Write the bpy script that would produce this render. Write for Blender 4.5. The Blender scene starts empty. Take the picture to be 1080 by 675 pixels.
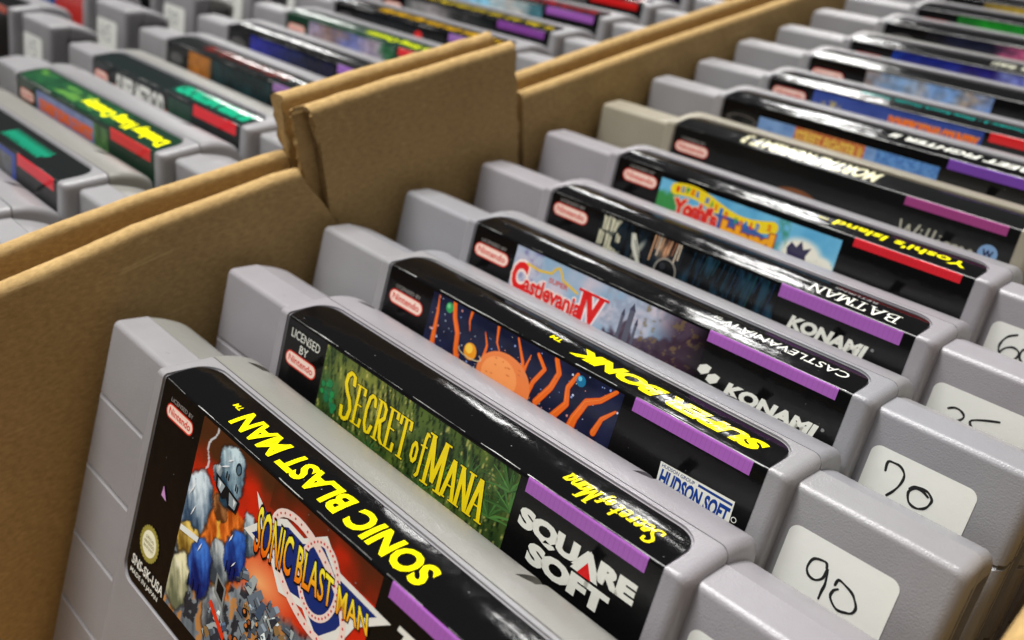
import bpy, bmesh, math, random
import numpy as np
from mathutils import Vector, Matrix

random.seed(7)
rng = np.random.default_rng(11)
MM = 0.001
ZO = 96.0                      # height of the cartridges' front top edges above the table, mm
sc = bpy.context.scene
col = sc.collection
PI = math.pi

# ------------------------------------------------------------------ helpers
def s2l(c):
    if isinstance(c, str):
        c = [int(c[i:i+2], 16) / 255 for i in (0, 2, 4)]
    return tuple(x / 12.92 if x <= 0.04045 else ((x + 0.055) / 1.055) ** 2.4 for x in c)

def s2l_np(a):
    a = np.clip(a, 0, 1)
    return np.where(a <= 0.04045, a / 12.92, ((a + 0.055) / 1.055) ** 2.4)

def smooth(me, ang=32):
    for p in me.polygons:
        p.use_smooth = True
    me.set_sharp_from_angle(angle=math.radians(ang))

def link(name, me, parent=None, mats=()):
    o = bpy.data.objects.new(name, me)
    col.objects.link(o)
    o.parent = parent
    for m in mats:
        if m.name not in [x.name for x in me.materials if x]:
            me.materials.append(m)
    return o

def mesh_from(verts, faces, name='mesh'):
    me = bpy.data.meshes.new(name)
    me.from_pydata([tuple(v) for v in verts], [], faces)
    me.update()
    return me

# ------------------------------------------------------------------ materials
def new_mat(name):
    m = bpy.data.materials.new(name)
    m.use_nodes = True
    nt = m.node_tree
    b = nt.nodes['Principled BSDF']
    return m, nt, b

def nd(nt, kind, **kw):
    n = nt.nodes.new(kind)
    for k, v in kw.items():
        if k in n.inputs:
            n.inputs[k].default_value = v
        else:
            setattr(n, k, v)
    return n

def plastic(name, c1, c2, rough=0.33):
    m, nt, b = new_mat(name)
    L = nt.links
    tc = nd(nt, 'ShaderNodeTexCoord')
    n1 = nd(nt, 'ShaderNodeTexNoise', Scale=38.0, Detail=5.0, Roughness=0.6)
    n2 = nd(nt, 'ShaderNodeTexNoise', Scale=3400.0, Detail=1.0, Roughness=0.5)
    n3 = nd(nt, 'ShaderNodeTexNoise', Scale=420.0, Detail=3.0, Roughness=0.7)
    for n in (n1, n2, n3):
        L.new(tc.outputs['Object'], n.inputs['Vector'])
    mx = nd(nt, 'ShaderNodeMix', data_type='RGBA')
    rp = nd(nt, 'ShaderNodeMapRange')
    rp.inputs['From Min'].default_value = 0.35; rp.inputs['From Max'].default_value = 0.68
    L.new(n1.outputs['Fac'], rp.inputs['Value'])
    L.new(rp.outputs['Result'], mx.inputs['Factor'])
    mx.inputs['A'].default_value = (*s2l(c1), 1); mx.inputs['B'].default_value = (*s2l(c2), 1)
    # small specks of dirt
    sp = nd(nt, 'ShaderNodeMapRange')
    sp.inputs['From Min'].default_value = 0.72; sp.inputs['From Max'].default_value = 0.80
    L.new(n3.outputs['Fac'], sp.inputs['Value'])
    mz = nd(nt, 'ShaderNodeMix', data_type='RGBA')
    mz.inputs['B'].default_value = (*s2l((0.36, 0.33, 0.30)), 1)
    ms = nd(nt, 'ShaderNodeMath', operation='MULTIPLY'); ms.inputs[1].default_value = 0.5
    L.new(sp.outputs['Result'], ms.inputs[0]); L.new(ms.outputs[0], mz.inputs['Factor'])
    L.new(mx.outputs['Result'], mz.inputs['A'])
    L.new(mz.outputs['Result'], b.inputs['Base Color'])
    rr = nd(nt, 'ShaderNodeMapRange')
    rr.inputs['To Min'].default_value = rough - 0.1; rr.inputs['To Max'].default_value = rough + 0.1
    L.new(n3.outputs['Fac'], rr.inputs['Value']); L.new(rr.outputs['Result'], b.inputs['Roughness'])
    b.inputs['Specular IOR Level'].default_value = 0.55
    bp = nd(nt, 'ShaderNodeBump'); bp.inputs['Strength'].default_value = 0.42; bp.inputs['Distance'].default_value = 0.00011
    L.new(n2.outputs['Fac'], bp.inputs['Height']); L.new(bp.outputs['Normal'], b.inputs['Normal'])
    return m

M_GREY = plastic('grey_plastic', (0.575, 0.569, 0.578), (0.530, 0.522, 0.530))
M_COOL = plastic('cool_grey_plastic', (0.565, 0.564, 0.580), (0.528, 0.525, 0.540))
M_LILAC = plastic('lilac_grey_plastic', (0.585, 0.572, 0.590), (0.545, 0.53, 0.545))
M_WARM = plastic('warm_grey_plastic', (0.535, 0.532, 0.512), (0.505, 0.498, 0.472))
M_BEIGE = plastic('yellowed_plastic', (0.60, 0.575, 0.51), (0.55, 0.52, 0.455))

def cardboard(name, c1, c2):
    m, nt, b = new_mat(name)
    L = nt.links
    tc = nd(nt, 'ShaderNodeTexCoord')
    mp = nd(nt, 'ShaderNodeMapping'); mp.inputs['Scale'].default_value = (1.2, 0.62, 1.5)
    L.new(tc.outputs['Object'], mp.inputs['Vector'])
    n1 = nd(nt, 'ShaderNodeTexNoise', Scale=950.0, Detail=6.0, Roughness=0.75)
    n2 = nd(nt, 'ShaderNodeTexNoise', Scale=60.0, Detail=6.0, Roughness=0.75)
    n3 = nd(nt, 'ShaderNodeTexNoise', Scale=2600.0, Detail=2.0)
    n4 = nd(nt, 'ShaderNodeTexNoise', Scale=520.0, Detail=4.0, Roughness=0.7, Distortion=2.5)
    L.new(mp.outputs['Vector'], n1.inputs['Vector']); L.new(mp.outputs['Vector'], n4.inputs['Vector'])
    L.new(tc.outputs['Object'], n2.inputs['Vector']); L.new(tc.outputs['Object'], n3.inputs['Vector'])
    ad = nd(nt, 'ShaderNodeMath', operation='ADD')
    n2w = nd(nt, 'ShaderNodeMath', operation='MULTIPLY_ADD'); n2w.inputs[1].default_value = 0.30; n2w.inputs[2].default_value = 0.35
    L.new(n2.outputs['Fac'], n2w.inputs[0]); L.new(n1.outputs['Fac'], ad.inputs[0]); L.new(n2w.outputs[0], ad.inputs[1])
    rp = nd(nt, 'ShaderNodeMapRange'); rp.inputs['From Min'].default_value = 0.72; rp.inputs['From Max'].default_value = 1.24
    L.new(ad.outputs[0], rp.inputs['Value'])
    mx = nd(nt, 'ShaderNodeMix', data_type='RGBA')
    mx.inputs['A'].default_value = (*s2l(c1), 1); mx.inputs['B'].default_value = (*s2l(c2), 1)
    L.new(rp.outputs['Result'], mx.inputs['Factor'])
    # pale fibres
    fr = nd(nt, 'ShaderNodeMapRange'); fr.inputs['From Min'].default_value = 0.64; fr.inputs['From Max'].default_value = 0.74
    L.new(n4.outputs['Fac'], fr.inputs['Value'])
    fm = nd(nt, 'ShaderNodeMath', operation='MULTIPLY'); fm.inputs[1].default_value = 0.35
    L.new(fr.outputs['Result'], fm.inputs[0])
    my = nd(nt, 'ShaderNodeMix', data_type='RGBA')
    my.inputs['B'].default_value = (*s2l((0.86, 0.72, 0.50)), 1)
    L.new(fm.outputs[0], my.inputs['Factor']); L.new(mx.outputs['Result'], my.inputs['A'])
    # long thin scuffs
    m2 = nd(nt, 'ShaderNodeMapping'); m2.inputs['Scale'].default_value = (1.0, 0.09, 1.0); m2.inputs['Rotation'].default_value = (0.35, 0, 0)
    L.new(tc.outputs['Object'], m2.inputs['Vector'])
    n5 = nd(nt, 'ShaderNodeTexNoise', Scale=420.0, Detail=3.0, Roughness=0.6, Distortion=0.6)
    L.new(m2.outputs['Vector'], n5.inputs['Vector'])
    s5 = nd(nt, 'ShaderNodeMapRange'); s5.inputs['From Min'].default_value = 0.66; s5.inputs['From Max'].default_value = 0.72
    s5.inputs['To Max'].default_value = 0.4
    L.new(n5.outputs['Fac'], s5.inputs['Value'])
    mw = nd(nt, 'ShaderNodeMix', data_type='RGBA'); mw.inputs['B'].default_value = (*s2l((0.90, 0.78, 0.56)), 1)
    L.new(s5.outputs['Result'], mw.inputs['Factor']); L.new(my.outputs['Result'], mw.inputs['A'])
    L.new(mw.outputs['Result'], b.inputs['Base Color'])
    b.inputs['Roughness'].default_value = 0.85
    b.inputs['Specular IOR Level'].default_value = 0.2
    bp = nd(nt, 'ShaderNodeBump'); bp.inputs['Strength'].default_value = 0.35; bp.inputs['Distance'].default_value = 0.00010
    ba = nd(nt, 'ShaderNodeMath', operation='ADD')
    L.new(n1.outputs['Fac'], ba.inputs[0]); L.new(n3.outputs['Fac'], ba.inputs[1])
    L.new(ba.outputs[0], bp.inputs['Height']); L.new(bp.outputs['Normal'], b.inputs['Normal'])
    return m

M_CARD = cardboard('kraft_cardboard', (0.585, 0.468, 0.295), (0.79, 0.665, 0.45))

def print_mat(name, rough, coat, wave, fine=0.0, stain=0.0):
    """printed film: the colours come from the print (colour attribute), gloss and wrinkles are procedural"""
    m, nt, b = new_mat(name)
    L = nt.links
    at = nd(nt, 'ShaderNodeAttribute'); at.attribute_name = 'Col'
    tc = nd(nt, 'ShaderNodeTexCoord')
    L.new(at.outputs['Color'], b.inputs['Base Color'])
    n1 = nd(nt, 'ShaderNodeTexNoise', Scale=120.0, Detail=2.0, Roughness=0.5)
    n2 = nd(nt, 'ShaderNodeTexNoise', Scale=700.0, Detail=4.0, Roughness=0.7)
    n3 = nd(nt, 'ShaderNodeTexNoise', Scale=260.0, Detail=6.0, Roughness=0.75, Distortion=0.8)
    for n in (n1, n2, n3):
        L.new(tc.outputs['Object'], n.inputs['Vector'])
    bp = nd(nt, 'ShaderNodeBump'); bp.inputs['Strength'].default_value = wave; bp.inputs['Distance'].default_value = 0.0010
    L.new(n1.outputs['Fac'], bp.inputs['Height'])
    bq = nd(nt, 'ShaderNodeBump'); bq.inputs['Strength'].default_value = fine; bq.inputs['Distance'].default_value = 0.0001
    L.new(n2.outputs['Fac'], bq.inputs['Height']); L.new(bp.outputs['Normal'], bq.inputs['Normal'])
    L.new(bq.outputs['Normal'], b.inputs['Normal'])
    rr = nd(nt, 'ShaderNodeMapRange')
    rr.inputs['From Min'].default_value = 0.3; rr.inputs['From Max'].default_value = 0.75
    rr.inputs['To Min'].default_value = rough * 0.7; rr.inputs['To Max'].default_value = rough * 1.7
    L.new(n3.outputs['Fac'], rr.inputs['Value']); L.new(rr.outputs['Result'], b.inputs['Roughness'])
    b.inputs['Specular IOR Level'].default_value = 0.5
    b.inputs['Coat Weight'].default_value = coat
    b.inputs['Coat Roughness'].default_value = 0.06
    return m

M_PRINT = print_mat('glossy_label_print', 0.085, 0.0, 0.17, 0.17)
M_PRINT.node_tree.nodes['Principled BSDF'].inputs['Specular IOR Level'].default_value = 0.21
M_PAPER = print_mat('matt_sticker_paper', 0.6, 0.0, 0.05, 0.25)

def plain(name, c, rough):
    m, nt, b = new_mat(name)
    L = nt.links
    tc = nd(nt, 'ShaderNodeTexCoord'); n = nd(nt, 'ShaderNodeTexNoise', Scale=60.0, Detail=5.0)
    L.new(tc.outputs['Object'], n.inputs['Vector'])
    mx = nd(nt, 'ShaderNodeMix', data_type='RGBA')
    c = s2l(c)
    mx.inputs['A'].default_value = (*[x * 0.8 for x in c], 1); mx.inputs['B'].default_value = (*[x * 1.15 for x in c], 1)
    L.new(n.outputs['Fac'], mx.inputs['Factor']); L.new(mx.outputs['Result'], b.inputs['Base Color'])
    b.inputs['Roughness'].default_value = rough
    return m
M_TABLE = plain('table_cloth', (0.25, 0.25, 0.27), 0.8)

# ------------------------------------------------------------------ cartridge body
RC = 0.9                        # radius of the front top crease
AL = math.atan2(2.2, 11.0)      # slope of the label strip on the top
TURN = PI / 2 - AL
TL_ = RC * math.tan(TURN / 2)   # tangent length
HALF_ARC = RC * TURN / 2
CR = 86.0

def arc_pts(cy, cz, r, a0, a1, n):
    return [(cy + r * math.cos(a0 + (a1 - a0) * i / n), cz + r * math.sin(a0 + (a1 - a0) * i / n)) for i in range(n + 1)]

def prof_front(y0, crest, r, slope, ins, yseam=9.3, n=8):
    """front shell section (y,z): front face at y0, crease at z=crest, top rising to the seam, inset by ins"""
    al = math.atan(slope)
    yf = y0 + ins
    cz = crest + 0.0
    # top line offset downwards by ins
    ztop = lambda y: cz + slope * (y - y0) - ins / math.cos(al)
    rr = r + 0.5 * ins
    turn = PI / 2 - al
    # arc centre: distance rr from both lines
    cy = yf + rr
    czc = ztop(cy) - rr / math.cos(al)
    pts = [(yf, 0.0)]
    pts += arc_pts(cy, czc, rr, PI, PI / 2 + al, n)
    pts.append((yseam, ztop(yseam)))
    pts.append((yseam, 0.0))
    return pts

def prof_back(ctrl, ins):
    """back shell section from the seam over the rounded top to the back face"""
    q = [ctrl[0]] + ctrl + [ctrl[-1]]
    pts = [(ctrl[0][0], 0.0)]
    for i in range(1, len(q) - 2):
        p0, p1, p2, p3 = (np.array(q[i + k]) for k in (-1, 0, 1, 2))
        for t in (0, .34, .67):
            v = .5 * (2 * p1 + (p2 - p0) * t + (2 * p0 - 5 * p1 + 4 * p2 - p3) * t * t + (3 * p1 - p0 - 3 * p2 + p3) * t ** 3)
            pts.append((float(v[0]), float(v[1])))
    pts.append(ctrl[-1])
    y0, yb = ctrl[0][0], ctrl[-1][0]
    out = []
    for y, z in pts:
        k = (y - y0) / (yb - y0)
        out.append((y - ins * k, z - ins if z > 0 else z))
    out.append((yb - ins, 0.0))
    return out
BACK_C = [(9.6, 87.85), (12.2, 88.05), (15, 87.8), (17.2, 87.2), (18.7, 86.3), (19.6, 84.9), (20, 82.6)]
BACK_W = [(9.6, 85.65), (12.5, 85.35), (15.5, 84.7), (17.4, 83.9), (18.5, 83.0), (18.9, 81.5)]

def loft(sections):
    """sections: list of (x, [(y,z)...]) -> closed solid"""
    n = len(sections[0][1])
    V, F = [], []
    for x, pr in sections:
        V += [(x, y, z) for y, z in pr]
    for s in range(len(sections) - 1):
        for i in range(n):
            j = (i + 1) % n
            F.append((s * n + i, s * n + j, (s + 1) * n + j, (s + 1) * n + i))
    F.append(tuple(range(n))[::-1])
    F.append(tuple((len(sections) - 1) * n + i for i in range(n)))
    me = mesh_from(V, F)
    bm = bmesh.new(); bm.from_mesh(me)
    bmesh.ops.recalc_face_normals(bm, faces=bm.faces)
    bm.to_mesh(me); bm.free()
    return me

def xs(x_out, R, sgn, n=6):
    """x stations and insets of a rounded end"""
    return [(sgn * (x_out - R + R * math.sin(a)), R * (1 - math.cos(a))) for a in [PI / 2 * (n - i) / n for i in range(n + 1)]]

def solid(fn, x0, r0, x1, r1):
    """loft from x0 (left) to x1 (right), with end roundings r0 and r1 (0 = flat)"""
    st = []
    if r0 > 0:
        for i in range(7):
            a = PI / 2 * (1 - i / 6)
            st.append((x0 + r0 - r0 * math.sin(a), r0 * (1 - math.cos(a))))
    else:
        st.append((x0, 0.0))
    if r1 > 0:
        for i in range(7):
            a = PI / 2 * i / 6
            st.append((x1 - r1 + r1 * math.sin(a), r1 * (1 - math.cos(a))))
    else:
        st.append((x1, 0.0))
    return loft([(x, fn(ins)) for x, ins in st])

def to_obj(me):
    o = bpy.data.objects.new('work', me); col.objects.link(o); return o

def boolean(base, cutters, op='DIFFERENCE'):
    """base, cutters: meshes -> new mesh"""
    ob = to_obj(base); obs = []
    for c in cutters:
        oc = to_obj(c); obs.append(oc)
        md = ob.modifiers.new('b', 'BOOLEAN'); md.operation = op; md.solver = 'EXACT'; md.object = oc
    bpy.context.view_layer.update()
    dg = bpy.context.evaluated_depsgraph_get()
    me = bpy.data.meshes.new_from_object(ob.evaluated_get(dg))
    for o in [ob] + obs:
        bpy.data.objects.remove(o)
    return me

def box(x0, x1, y0, y1, z0, z1):
    V = [(x, y, z) for x in (x0, x1) for y in (y0, y1) for z in (z0, z1)]
    F = [(0, 1, 3, 2), (4, 6, 7, 5), (0, 4, 5, 1), (2, 3, 7, 6), (0, 2, 6, 4), (1, 5, 7, 3)]
    return mesh_from(V, F)

def prism(poly, z0, z1):
    n = len(poly)
    V = [(x, y, z0) for x, y in poly] + [(x, y, z1) for x, y in poly]
    F = [tuple(range(n))[::-1], tuple(range(n, 2 * n))] + [(i, (i + 1) % n, n + (i + 1) % n, n + i) for i in range(n)]
    me = mesh_from(V, F)
    bm = bmesh.new(); bm.from_mesh(me); bmesh.ops.recalc_face_normals(bm, faces=bm.faces); bm.to_mesh(me); bm.free()
    return me

def outline(u0, u1, v0, v1, rt, rb, n=7):
    P = []
    for (cu, cv, r, a0) in ((u1 - rb, v0 + rb, rb, -PI / 2), (u1 - rt, v1 - rt, rt, 0), (u0 + rt, v1 - rt, rt, PI / 2), (u0 + rb, v0 + rb, rb, PI)):
        for i in range(n + 1):
            a = a0 + PI / 2 * i / n
            P.append((cu + r * math.cos(a), cv + r * math.sin(a)))
    return P

SN, CS = math.sin(AL), math.cos(AL)
def wrap(u, v, off):
    """label coordinates -> cartridge coordinates; off = outward offset (mm)"""
    zc = CR - TL_
    if v <= -HALF_ARC:
        return (u, -off, zc + (v + HALF_ARC))
    cy, cz = RC, zc
    if v < HALF_ARC:
        a = (v + HALF_ARC) / RC          # 0 at the front .. TURN
        r = RC + off
        return (u, cy - r * math.cos(a), cz + r * math.sin(a))
    d = v - HALF_ARC
    # top line starts where the arc ends
    y0 = cy - RC * math.cos(TURN); z0 = cz + RC * math.sin(TURN)
    return (u, y0 + d * CS - off * SN, z0 + d * SN + off * CS)

VC = [-HALF_ARC + 2 * HALF_ARC * i / 6 for i in range(7)] + [1.5, 2.5, 3.5, 4.5, 5.5, 6.5, 7.5]
def bulge(v):
    """the film on the top strip is slightly crowned"""
    if v < HALF_ARC: return 0.0
    return 0.36 * math.sin(PI * min(1, (v - HALF_ARC) / (8.3 - HALF_ARC)))
def wrapb(u, v, off): return wrap(u, v, off + bulge(v) - 0.30)
def wrap_n(u, v):
    a = wrapb(u, v - .05, 0); b = wrapb(u, v + .05, 0)
    d = Vector((0, b[1] - a[1], b[2] - a[2]))
    return Vector((0, -d.z, d.y)).normalized()

def cut_v(bm):
    for v in VC:
        bmesh.ops.bisect_plane(bm, geom=bm.verts[:] + bm.edges[:] + bm.faces[:], plane_co=(0, v, 0), plane_no=(0, 1, 0), dist=1e-5)

LU, LV0, LV1 = 41.1, -36.6, 8.3

def recess_cutter():
    P = outline(-LU - 0.35, LU + 0.35, LV0 - 0.35, LV1 + 0.35, 4.0, 3.0)
    bm = bmesh.new()
    bm.faces.new([bm.verts.new((x, y, 0)) for x, y in P])
    cut_v(bm)
    bmesh.ops.triangulate(bm, faces=bm.faces[:])
    bm.verts.ensure_lookup_table()
    n = len(bm.verts)
    V = [wrap(v.co.x, v.co.y, 2.5) for v in bm.verts] + [wrap(v.co.x, v.co.y, -0.38) for v in bm.verts]
    idx = {v: i for i, v in enumerate(bm.verts)}
    F = []
    for f in bm.faces:
        t = [idx[v] for v in f.verts]
        F.append(tuple(t)); F.append(tuple(i + n for i in t[::-1]))
    for e in bm.edges:
        if e.is_boundary:
            a, b = idx[e.verts[0]], idx[e.verts[1]]
            F.append((a, b, b + n, a + n))
    bm.free()
    me = mesh_from(V, F)
    bm = bmesh.new(); bm.from_mesh(me); bmesh.ops.recalc_face_normals(bm, faces=bm.faces); bm.to_mesh(me); bm.free()
    return me

def vcut(x0, x1, P):
    n = len(P)
    V = [(x, y, z) for x in (x0, x1) for y, z in P]
    F = [tuple(range(n)), tuple(range(n, 2 * n))[::-1]] + [(i, (i + 1) % n, n + (i + 1) % n, n + i) for i in range(n)]
    me = mesh_from(V, F)
    bm = bmesh.new(); bm.from_mesh(me); bmesh.ops.recalc_face_normals(bm, faces=bm.faces); bm.to_mesh(me); bm.free()
    return me

def scale_mm(me):
    me.transform(Matrix.Scale(MM, 4)); me.update(); return me

HC = 44.6
def build_front():
    cen = solid(lambda i: prof_front(0, CR, RC, 0.2, i), -HC, 1.6, HC, 1.6)
    cen = boolean(cen, [recess_cutter()])
    wl = solid(lambda i: prof_front(3.2, 84.9, 1.2, 0.15, i), -68, 1.6, -43, 0)
    wr = solid(lambda i: prof_front(3.2, 84.9, 1.2, 0.15, i), 43, 0, 68, 1.7)
    cuts = []
    for k in range(4):
        z = CR - 15.2 - 14.3 * k
        for sx in (-1, 1):
            a, b = sorted((sx * 69, sx * 49.5))
            cuts.append(vcut(a, b, [(2.0, z + 0.2), (4.0, z + 0.1), (3.15, z - 1.0), (2.0, z - 1.0)]))
            a, b = sorted((sx * 69, sx * 67.2))
            cuts.append(box(a, b, 2.5, 12, z - 0.5, z + 0.3))
    for sx in (-1, 1):
        a, b = sorted((sx * 69, sx * 67.0))
        cuts.append(box(a, b, 8.4, 12, -1, 81.5))
    out = []
    for w in (wl, wr):
        out.append(boolean(w, cuts))
    bm = bmesh.new()
    for m in [cen] + out:
        bm.from_mesh(m)
    me = bpy.data.meshes.new('front_shell'); bm.to_mesh(me); bm.free()
    smooth(me)
    return scale_mm(me)

def build_back():
    cen = solid(lambda i: prof_back(BACK_C, i), -HC, 1.6, HC, 1.6)
    # the two little wedge shaped slots behind the label
    n1 = prism([(-40.9, 14.4), (-37.6, 15.6), (-37.9, 21.5), (-39.4, 21.5)], 85.7, 90)
    n2 = prism([(25.3, 13.9), (27.9, 15.2), (28.1, 21.5), (26.7, 21.5)], 85.7, 90)
    cen = boolean(cen, [n1, n2])
    wl = solid(lambda i: prof_back(BACK_W, i), -68, 1.6, -43, 0)
    wr = solid(lambda i: prof_back(BACK_W, i), 43, 0, 68, 1.7)
    cuts = []
    for k in range(4):
        z = CR - 15.2 - 14.3 * k
        for sx in (-1, 1):
            a, b = sorted((sx * 69, sx * 67.45))
            cuts.append(box(a, b, 9.0, 17, z - 0.5, z + 0.3))
    for sx in (-1, 1):
        a, b = sorted((sx * 69, sx * 67.0))
        cuts.append(box(*sorted((sx * 69, sx * 66.4)), 10.6, 16.8, -1, 81.5))
    wl = boolean(wl, cuts); wr = boolean(wr, cuts)
    bm = bmesh.new()
    for m in (cen, wl, wr, box(-43.6, 43.6, 7.5, 10.0, 1, 86.6), box(-66.8, -40, 7.5, 10, 1, 84.4), box(40, 66.8, 7.5, 10, 1, 84.4)):
        bm.from_mesh(m)
    me = bpy.data.meshes.new('back_shell'); bm.to_mesh(me); bm.free()
    smooth(me)
    return scale_mm(me)

ME_FRONT = build_front()
ME_BACK = build_back()

# ------------------------------------------------------------------ print builder
_tcache = {}
def text_tris(s, bold, space=1.0):
    key = (s, bold, space)
    if key in _tcache:
        return _tcache[key]
    cu = bpy.data.curves.new('t', 'FONT'); cu.body = s; cu.size = 1; cu.offset = bold; cu.resolution_u = 3
    cu.space_character = space
    o = bpy.data.objects.new('t', cu); col.objects.link(o)
    bpy.context.view_layer.update()
    dg = bpy.context.evaluated_depsgraph_get()
    me = o.evaluated_get(dg).to_mesh()
    V = np.array([(v.co.x, v.co.y) for v in me.vertices]) if len(me.vertices) else np.zeros((0, 2))
    F = [tuple(p.vertices) for p in me.polygons]
    bpy.data.objects.remove(o)
    _tcache[key] = (V, F)
    return V, F

def hull(pts):
    pts = sorted(set((round(x, 5), round(y, 5)) for x, y in pts))
    if len(pts) < 3: return pts
    def half(ps):
        h = []
        for p in ps:
            while len(h) >= 2 and (h[-1][0]-h[-2][0])*(p[1]-h[-2][1])-(h[-1][1]-h[-2][1])*(p[0]-h[-2][0]) <= 1e-12:
                h.pop()
            h.append(p)
        return h[:-1]
    return half(pts) + half(pts[::-1])

class Print:
    def __init__(s):
        s.bm = bmesh.new(); s.cl = s.bm.loops.layers.float_color.new('Col'); s.k = 0
    def _off(s, layer):
        s.k += 1
        return layer * 0.012 + s.k * 0.00012
    def poly(s, P, c, layer=1, clip=None):
        if len(P) < 3: return
        c = (*s2l(c), 1)
        bm = s.bm; z = s._off(layer)
        if clip:
            P = clip_poly(P, clip)
            if len(P) < 3: return
        vs = [bm.verts.new((x, y, z)) for x, y in P]
        try: f = bm.faces.new(vs)
        except ValueError: return
        f.normal_update()
        if f.normal.z < 0: f.normal_flip()
        for l in f.loops: l[s.cl] = c
    def rect(s, u0, u1, v0, v1, c, layer=1):
        s.poly([(u0, v0), (u1, v0), (u1, v1), (u0, v1)], c, layer)
    def circ(s, u, v, r, c, layer=1, ry=None, n=20, clip=None, rot=0):
        ry = ry or r
        s.poly([(u + r * math.cos(2*PI*i/n) * math.cos(rot) - ry * math.sin(2*PI*i/n) * math.sin(rot),
                 v + r * math.cos(2*PI*i/n) * math.sin(rot) + ry * math.sin(2*PI*i/n) * math.cos(rot)) for i in range(n)], c, layer, clip)
    def tris(s, V, F, c, layer, gradient=None):
        z = s._off(layer); bm = s.bm
        vs = [bm.verts.new((x, y, z)) for x, y in V]
        cc = (*s2l(c), 1)
        for f in F:
            try: ff = bm.faces.new([vs[i] for i in f])
            except ValueError: continue
            ff.normal_update()
            if ff.normal.z < 0: ff.normal_flip()
            for l in ff.loops:
                if gradient:
                    t = (l.vert.co.y - gradient[0]) / (gradient[1] - gradient[0])
                    t = min(1, max(0, t))
                    l[s.cl] = (*s2l([a + (b - a) * t for a, b in zip(gradient[2], gradient[3])]), 1)
                else:
                    l[s.cl] = cc
    def text(s, t, u0, u1, v0, v1, c, flip=False, bold=0.0, shear=0.0, layer=3, outline=None, ow=0.04, space=1.0, warp=None, gradient=None):
        """fit text t into the box; flip = read from behind"""
        jobs = [(bold, c, layer)]
        if outline: jobs.insert(0, (bold + ow, outline, layer - 0.6))
        Vb, _ = text_tris(t, bold, space)
        x0, y0 = Vb.min(0); x1, y1 = Vb.max(0)
        for bo, cc, ly in jobs:
            V, F = text_tris(t, bo, space)
            X = (V[:, 0] - x0) / (x1 - x0); Y = (V[:, 1] - y0) / (y1 - y0)
            h = (v1 - v0)
            X = X * (u1 - u0 - abs(shear) * h) + (shear * h * (Y - 0.0) if shear >= 0 else shear * h * (Y - 1)) 
            Y = Y * h
            if flip:
                U = u1 - X; W = v1 - Y
            else:
                U = u0 + X; W = v0 + Y
            if warp is not None:
                U, W = warp(U, W)
            s.tris(np.stack([U, W], 1), F, cc, ly, gradient if cc is c else None)
    def stroke(s, pts, c, w, h=None, layer=2, clip=None):
        """pen stroke: round pen when h is None, else a flat nib w x h"""
        for (a, b), (d, e) in zip(pts[:-1], pts[1:]):
            if h is None:
                q = [(w * math.cos(i * PI / 4) , w * math.sin(i * PI / 4)) for i in range(8)]
            else:
                q = [(w, h), (-w, h), (w, -h), (-w, -h)]
            s.poly(hull([(a + x, b + y) for x, y in q] + [(d + x, e + y) for x, y in q]), c, layer, clip)
    def grid(s, u0, u1, v0, v1, fn, step=0.35, layer=1):
        nu = max(2, int((u1 - u0) / step)); nv = max(2, int((v1 - v0) / step))
        U, W = np.meshgrid(np.linspace(u0, u1, nu + 1), np.linspace(v0, v1, nv + 1))
        C = s2l_np(fn(U, W))
        z = s._off(layer); bm = s.bm
        vs = [[bm.verts.new((U[j, i], W[j, i], z)) for i in range(nu + 1)] for j in range(nv + 1)]
        for j in range(nv):
            for i in range(nu):
                f = bm.faces.new((vs[j][i], vs[j][i+1], vs[j+1][i+1], vs[j+1][i]))
                ls = f.loops
                for l, (jj, ii) in zip(ls, ((j, i), (j, i+1), (j+1, i+1), (j+1, i))):
                    cc = C[jj, ii]
                    l[s.cl] = (float(cc[0]), float(cc[1]), float(cc[2]), 1)
    def finish(s, name, mapping, cut=True):
        bm = s.bm
        if cut: cut_v(bm)
        NN = [wrap_n(v.co.x, v.co.y) for v in bm.verts] if cut else None
        for v in bm.verts:
            v.co = Vector(mapping(v.co.x, v.co.y, v.co.z)) * MM
        me = bpy.data.meshes.new(name); bm.to_mesh(me); bm.free()
        me.color_attributes.active_color = me.color_attributes['Col']
        if NN:
            for p in me.polygons: p.use_smooth = True
            me.normals_split_custom_set_from_vertices([tuple(n) for n in NN])
        return me

def clip_poly(P, R):
    u0, u1, v0, v1 = R
    for ax, lim, sg in ((0, u0, 1), (0, u1, -1), (1, v0, 1), (1, v1, -1)):
        out = []
        for i in range(len(P)):
            a, b = P[i], P[(i + 1) % len(P)]
            ia, ib = (a[ax] - lim) * sg >= 0, (b[ax] - lim) * sg >= 0
            if ia: out.append(a)
            if ia != ib:
                t = (lim - a[ax]) / (b[ax] - a[ax])
                out.append((a[0] + (b[0] - a[0]) * t, a[1] + (b[1] - a[1]) * t))
        P = out
        if len(P) < 3: return []
    return P

# value noise for the printed pictures
def vnoise(U, W, sx, sy=None, seed=0, oct=3):
    sy = sy or sx
    out = 0; amp = 0.5; tot = 0
    for o in range(oct):
        r = np.random.default_rng(seed * 17 + o).random((128, 128))
        x = U * sx * 2 ** o + 57.3; y = W * sy * 2 ** o + 41.7
        xi = np.floor(x).astype(int); yi = np.floor(y).astype(int)
        fx = x - xi; fy = y - yi
        fx = fx * fx * (3 - 2 * fx); fy = fy * fy * (3 - 2 * fy)
        g = lambda a, b: r[a % 128, b % 128]
        v = (g(xi, yi) * (1 - fx) + g(xi + 1, yi) * fx) * (1 - fy) + (g(xi, yi + 1) * (1 - fx) + g(xi + 1, yi + 1) * fx) * fy
        out = out + v * amp; tot += amp; amp *= 0.5
    return out / tot

def mixc(a, b, t):
    t = np.clip(t, 0, 1)[..., None]
    return np.asarray(a) * (1 - t) + np.asarray(b) * t

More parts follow.
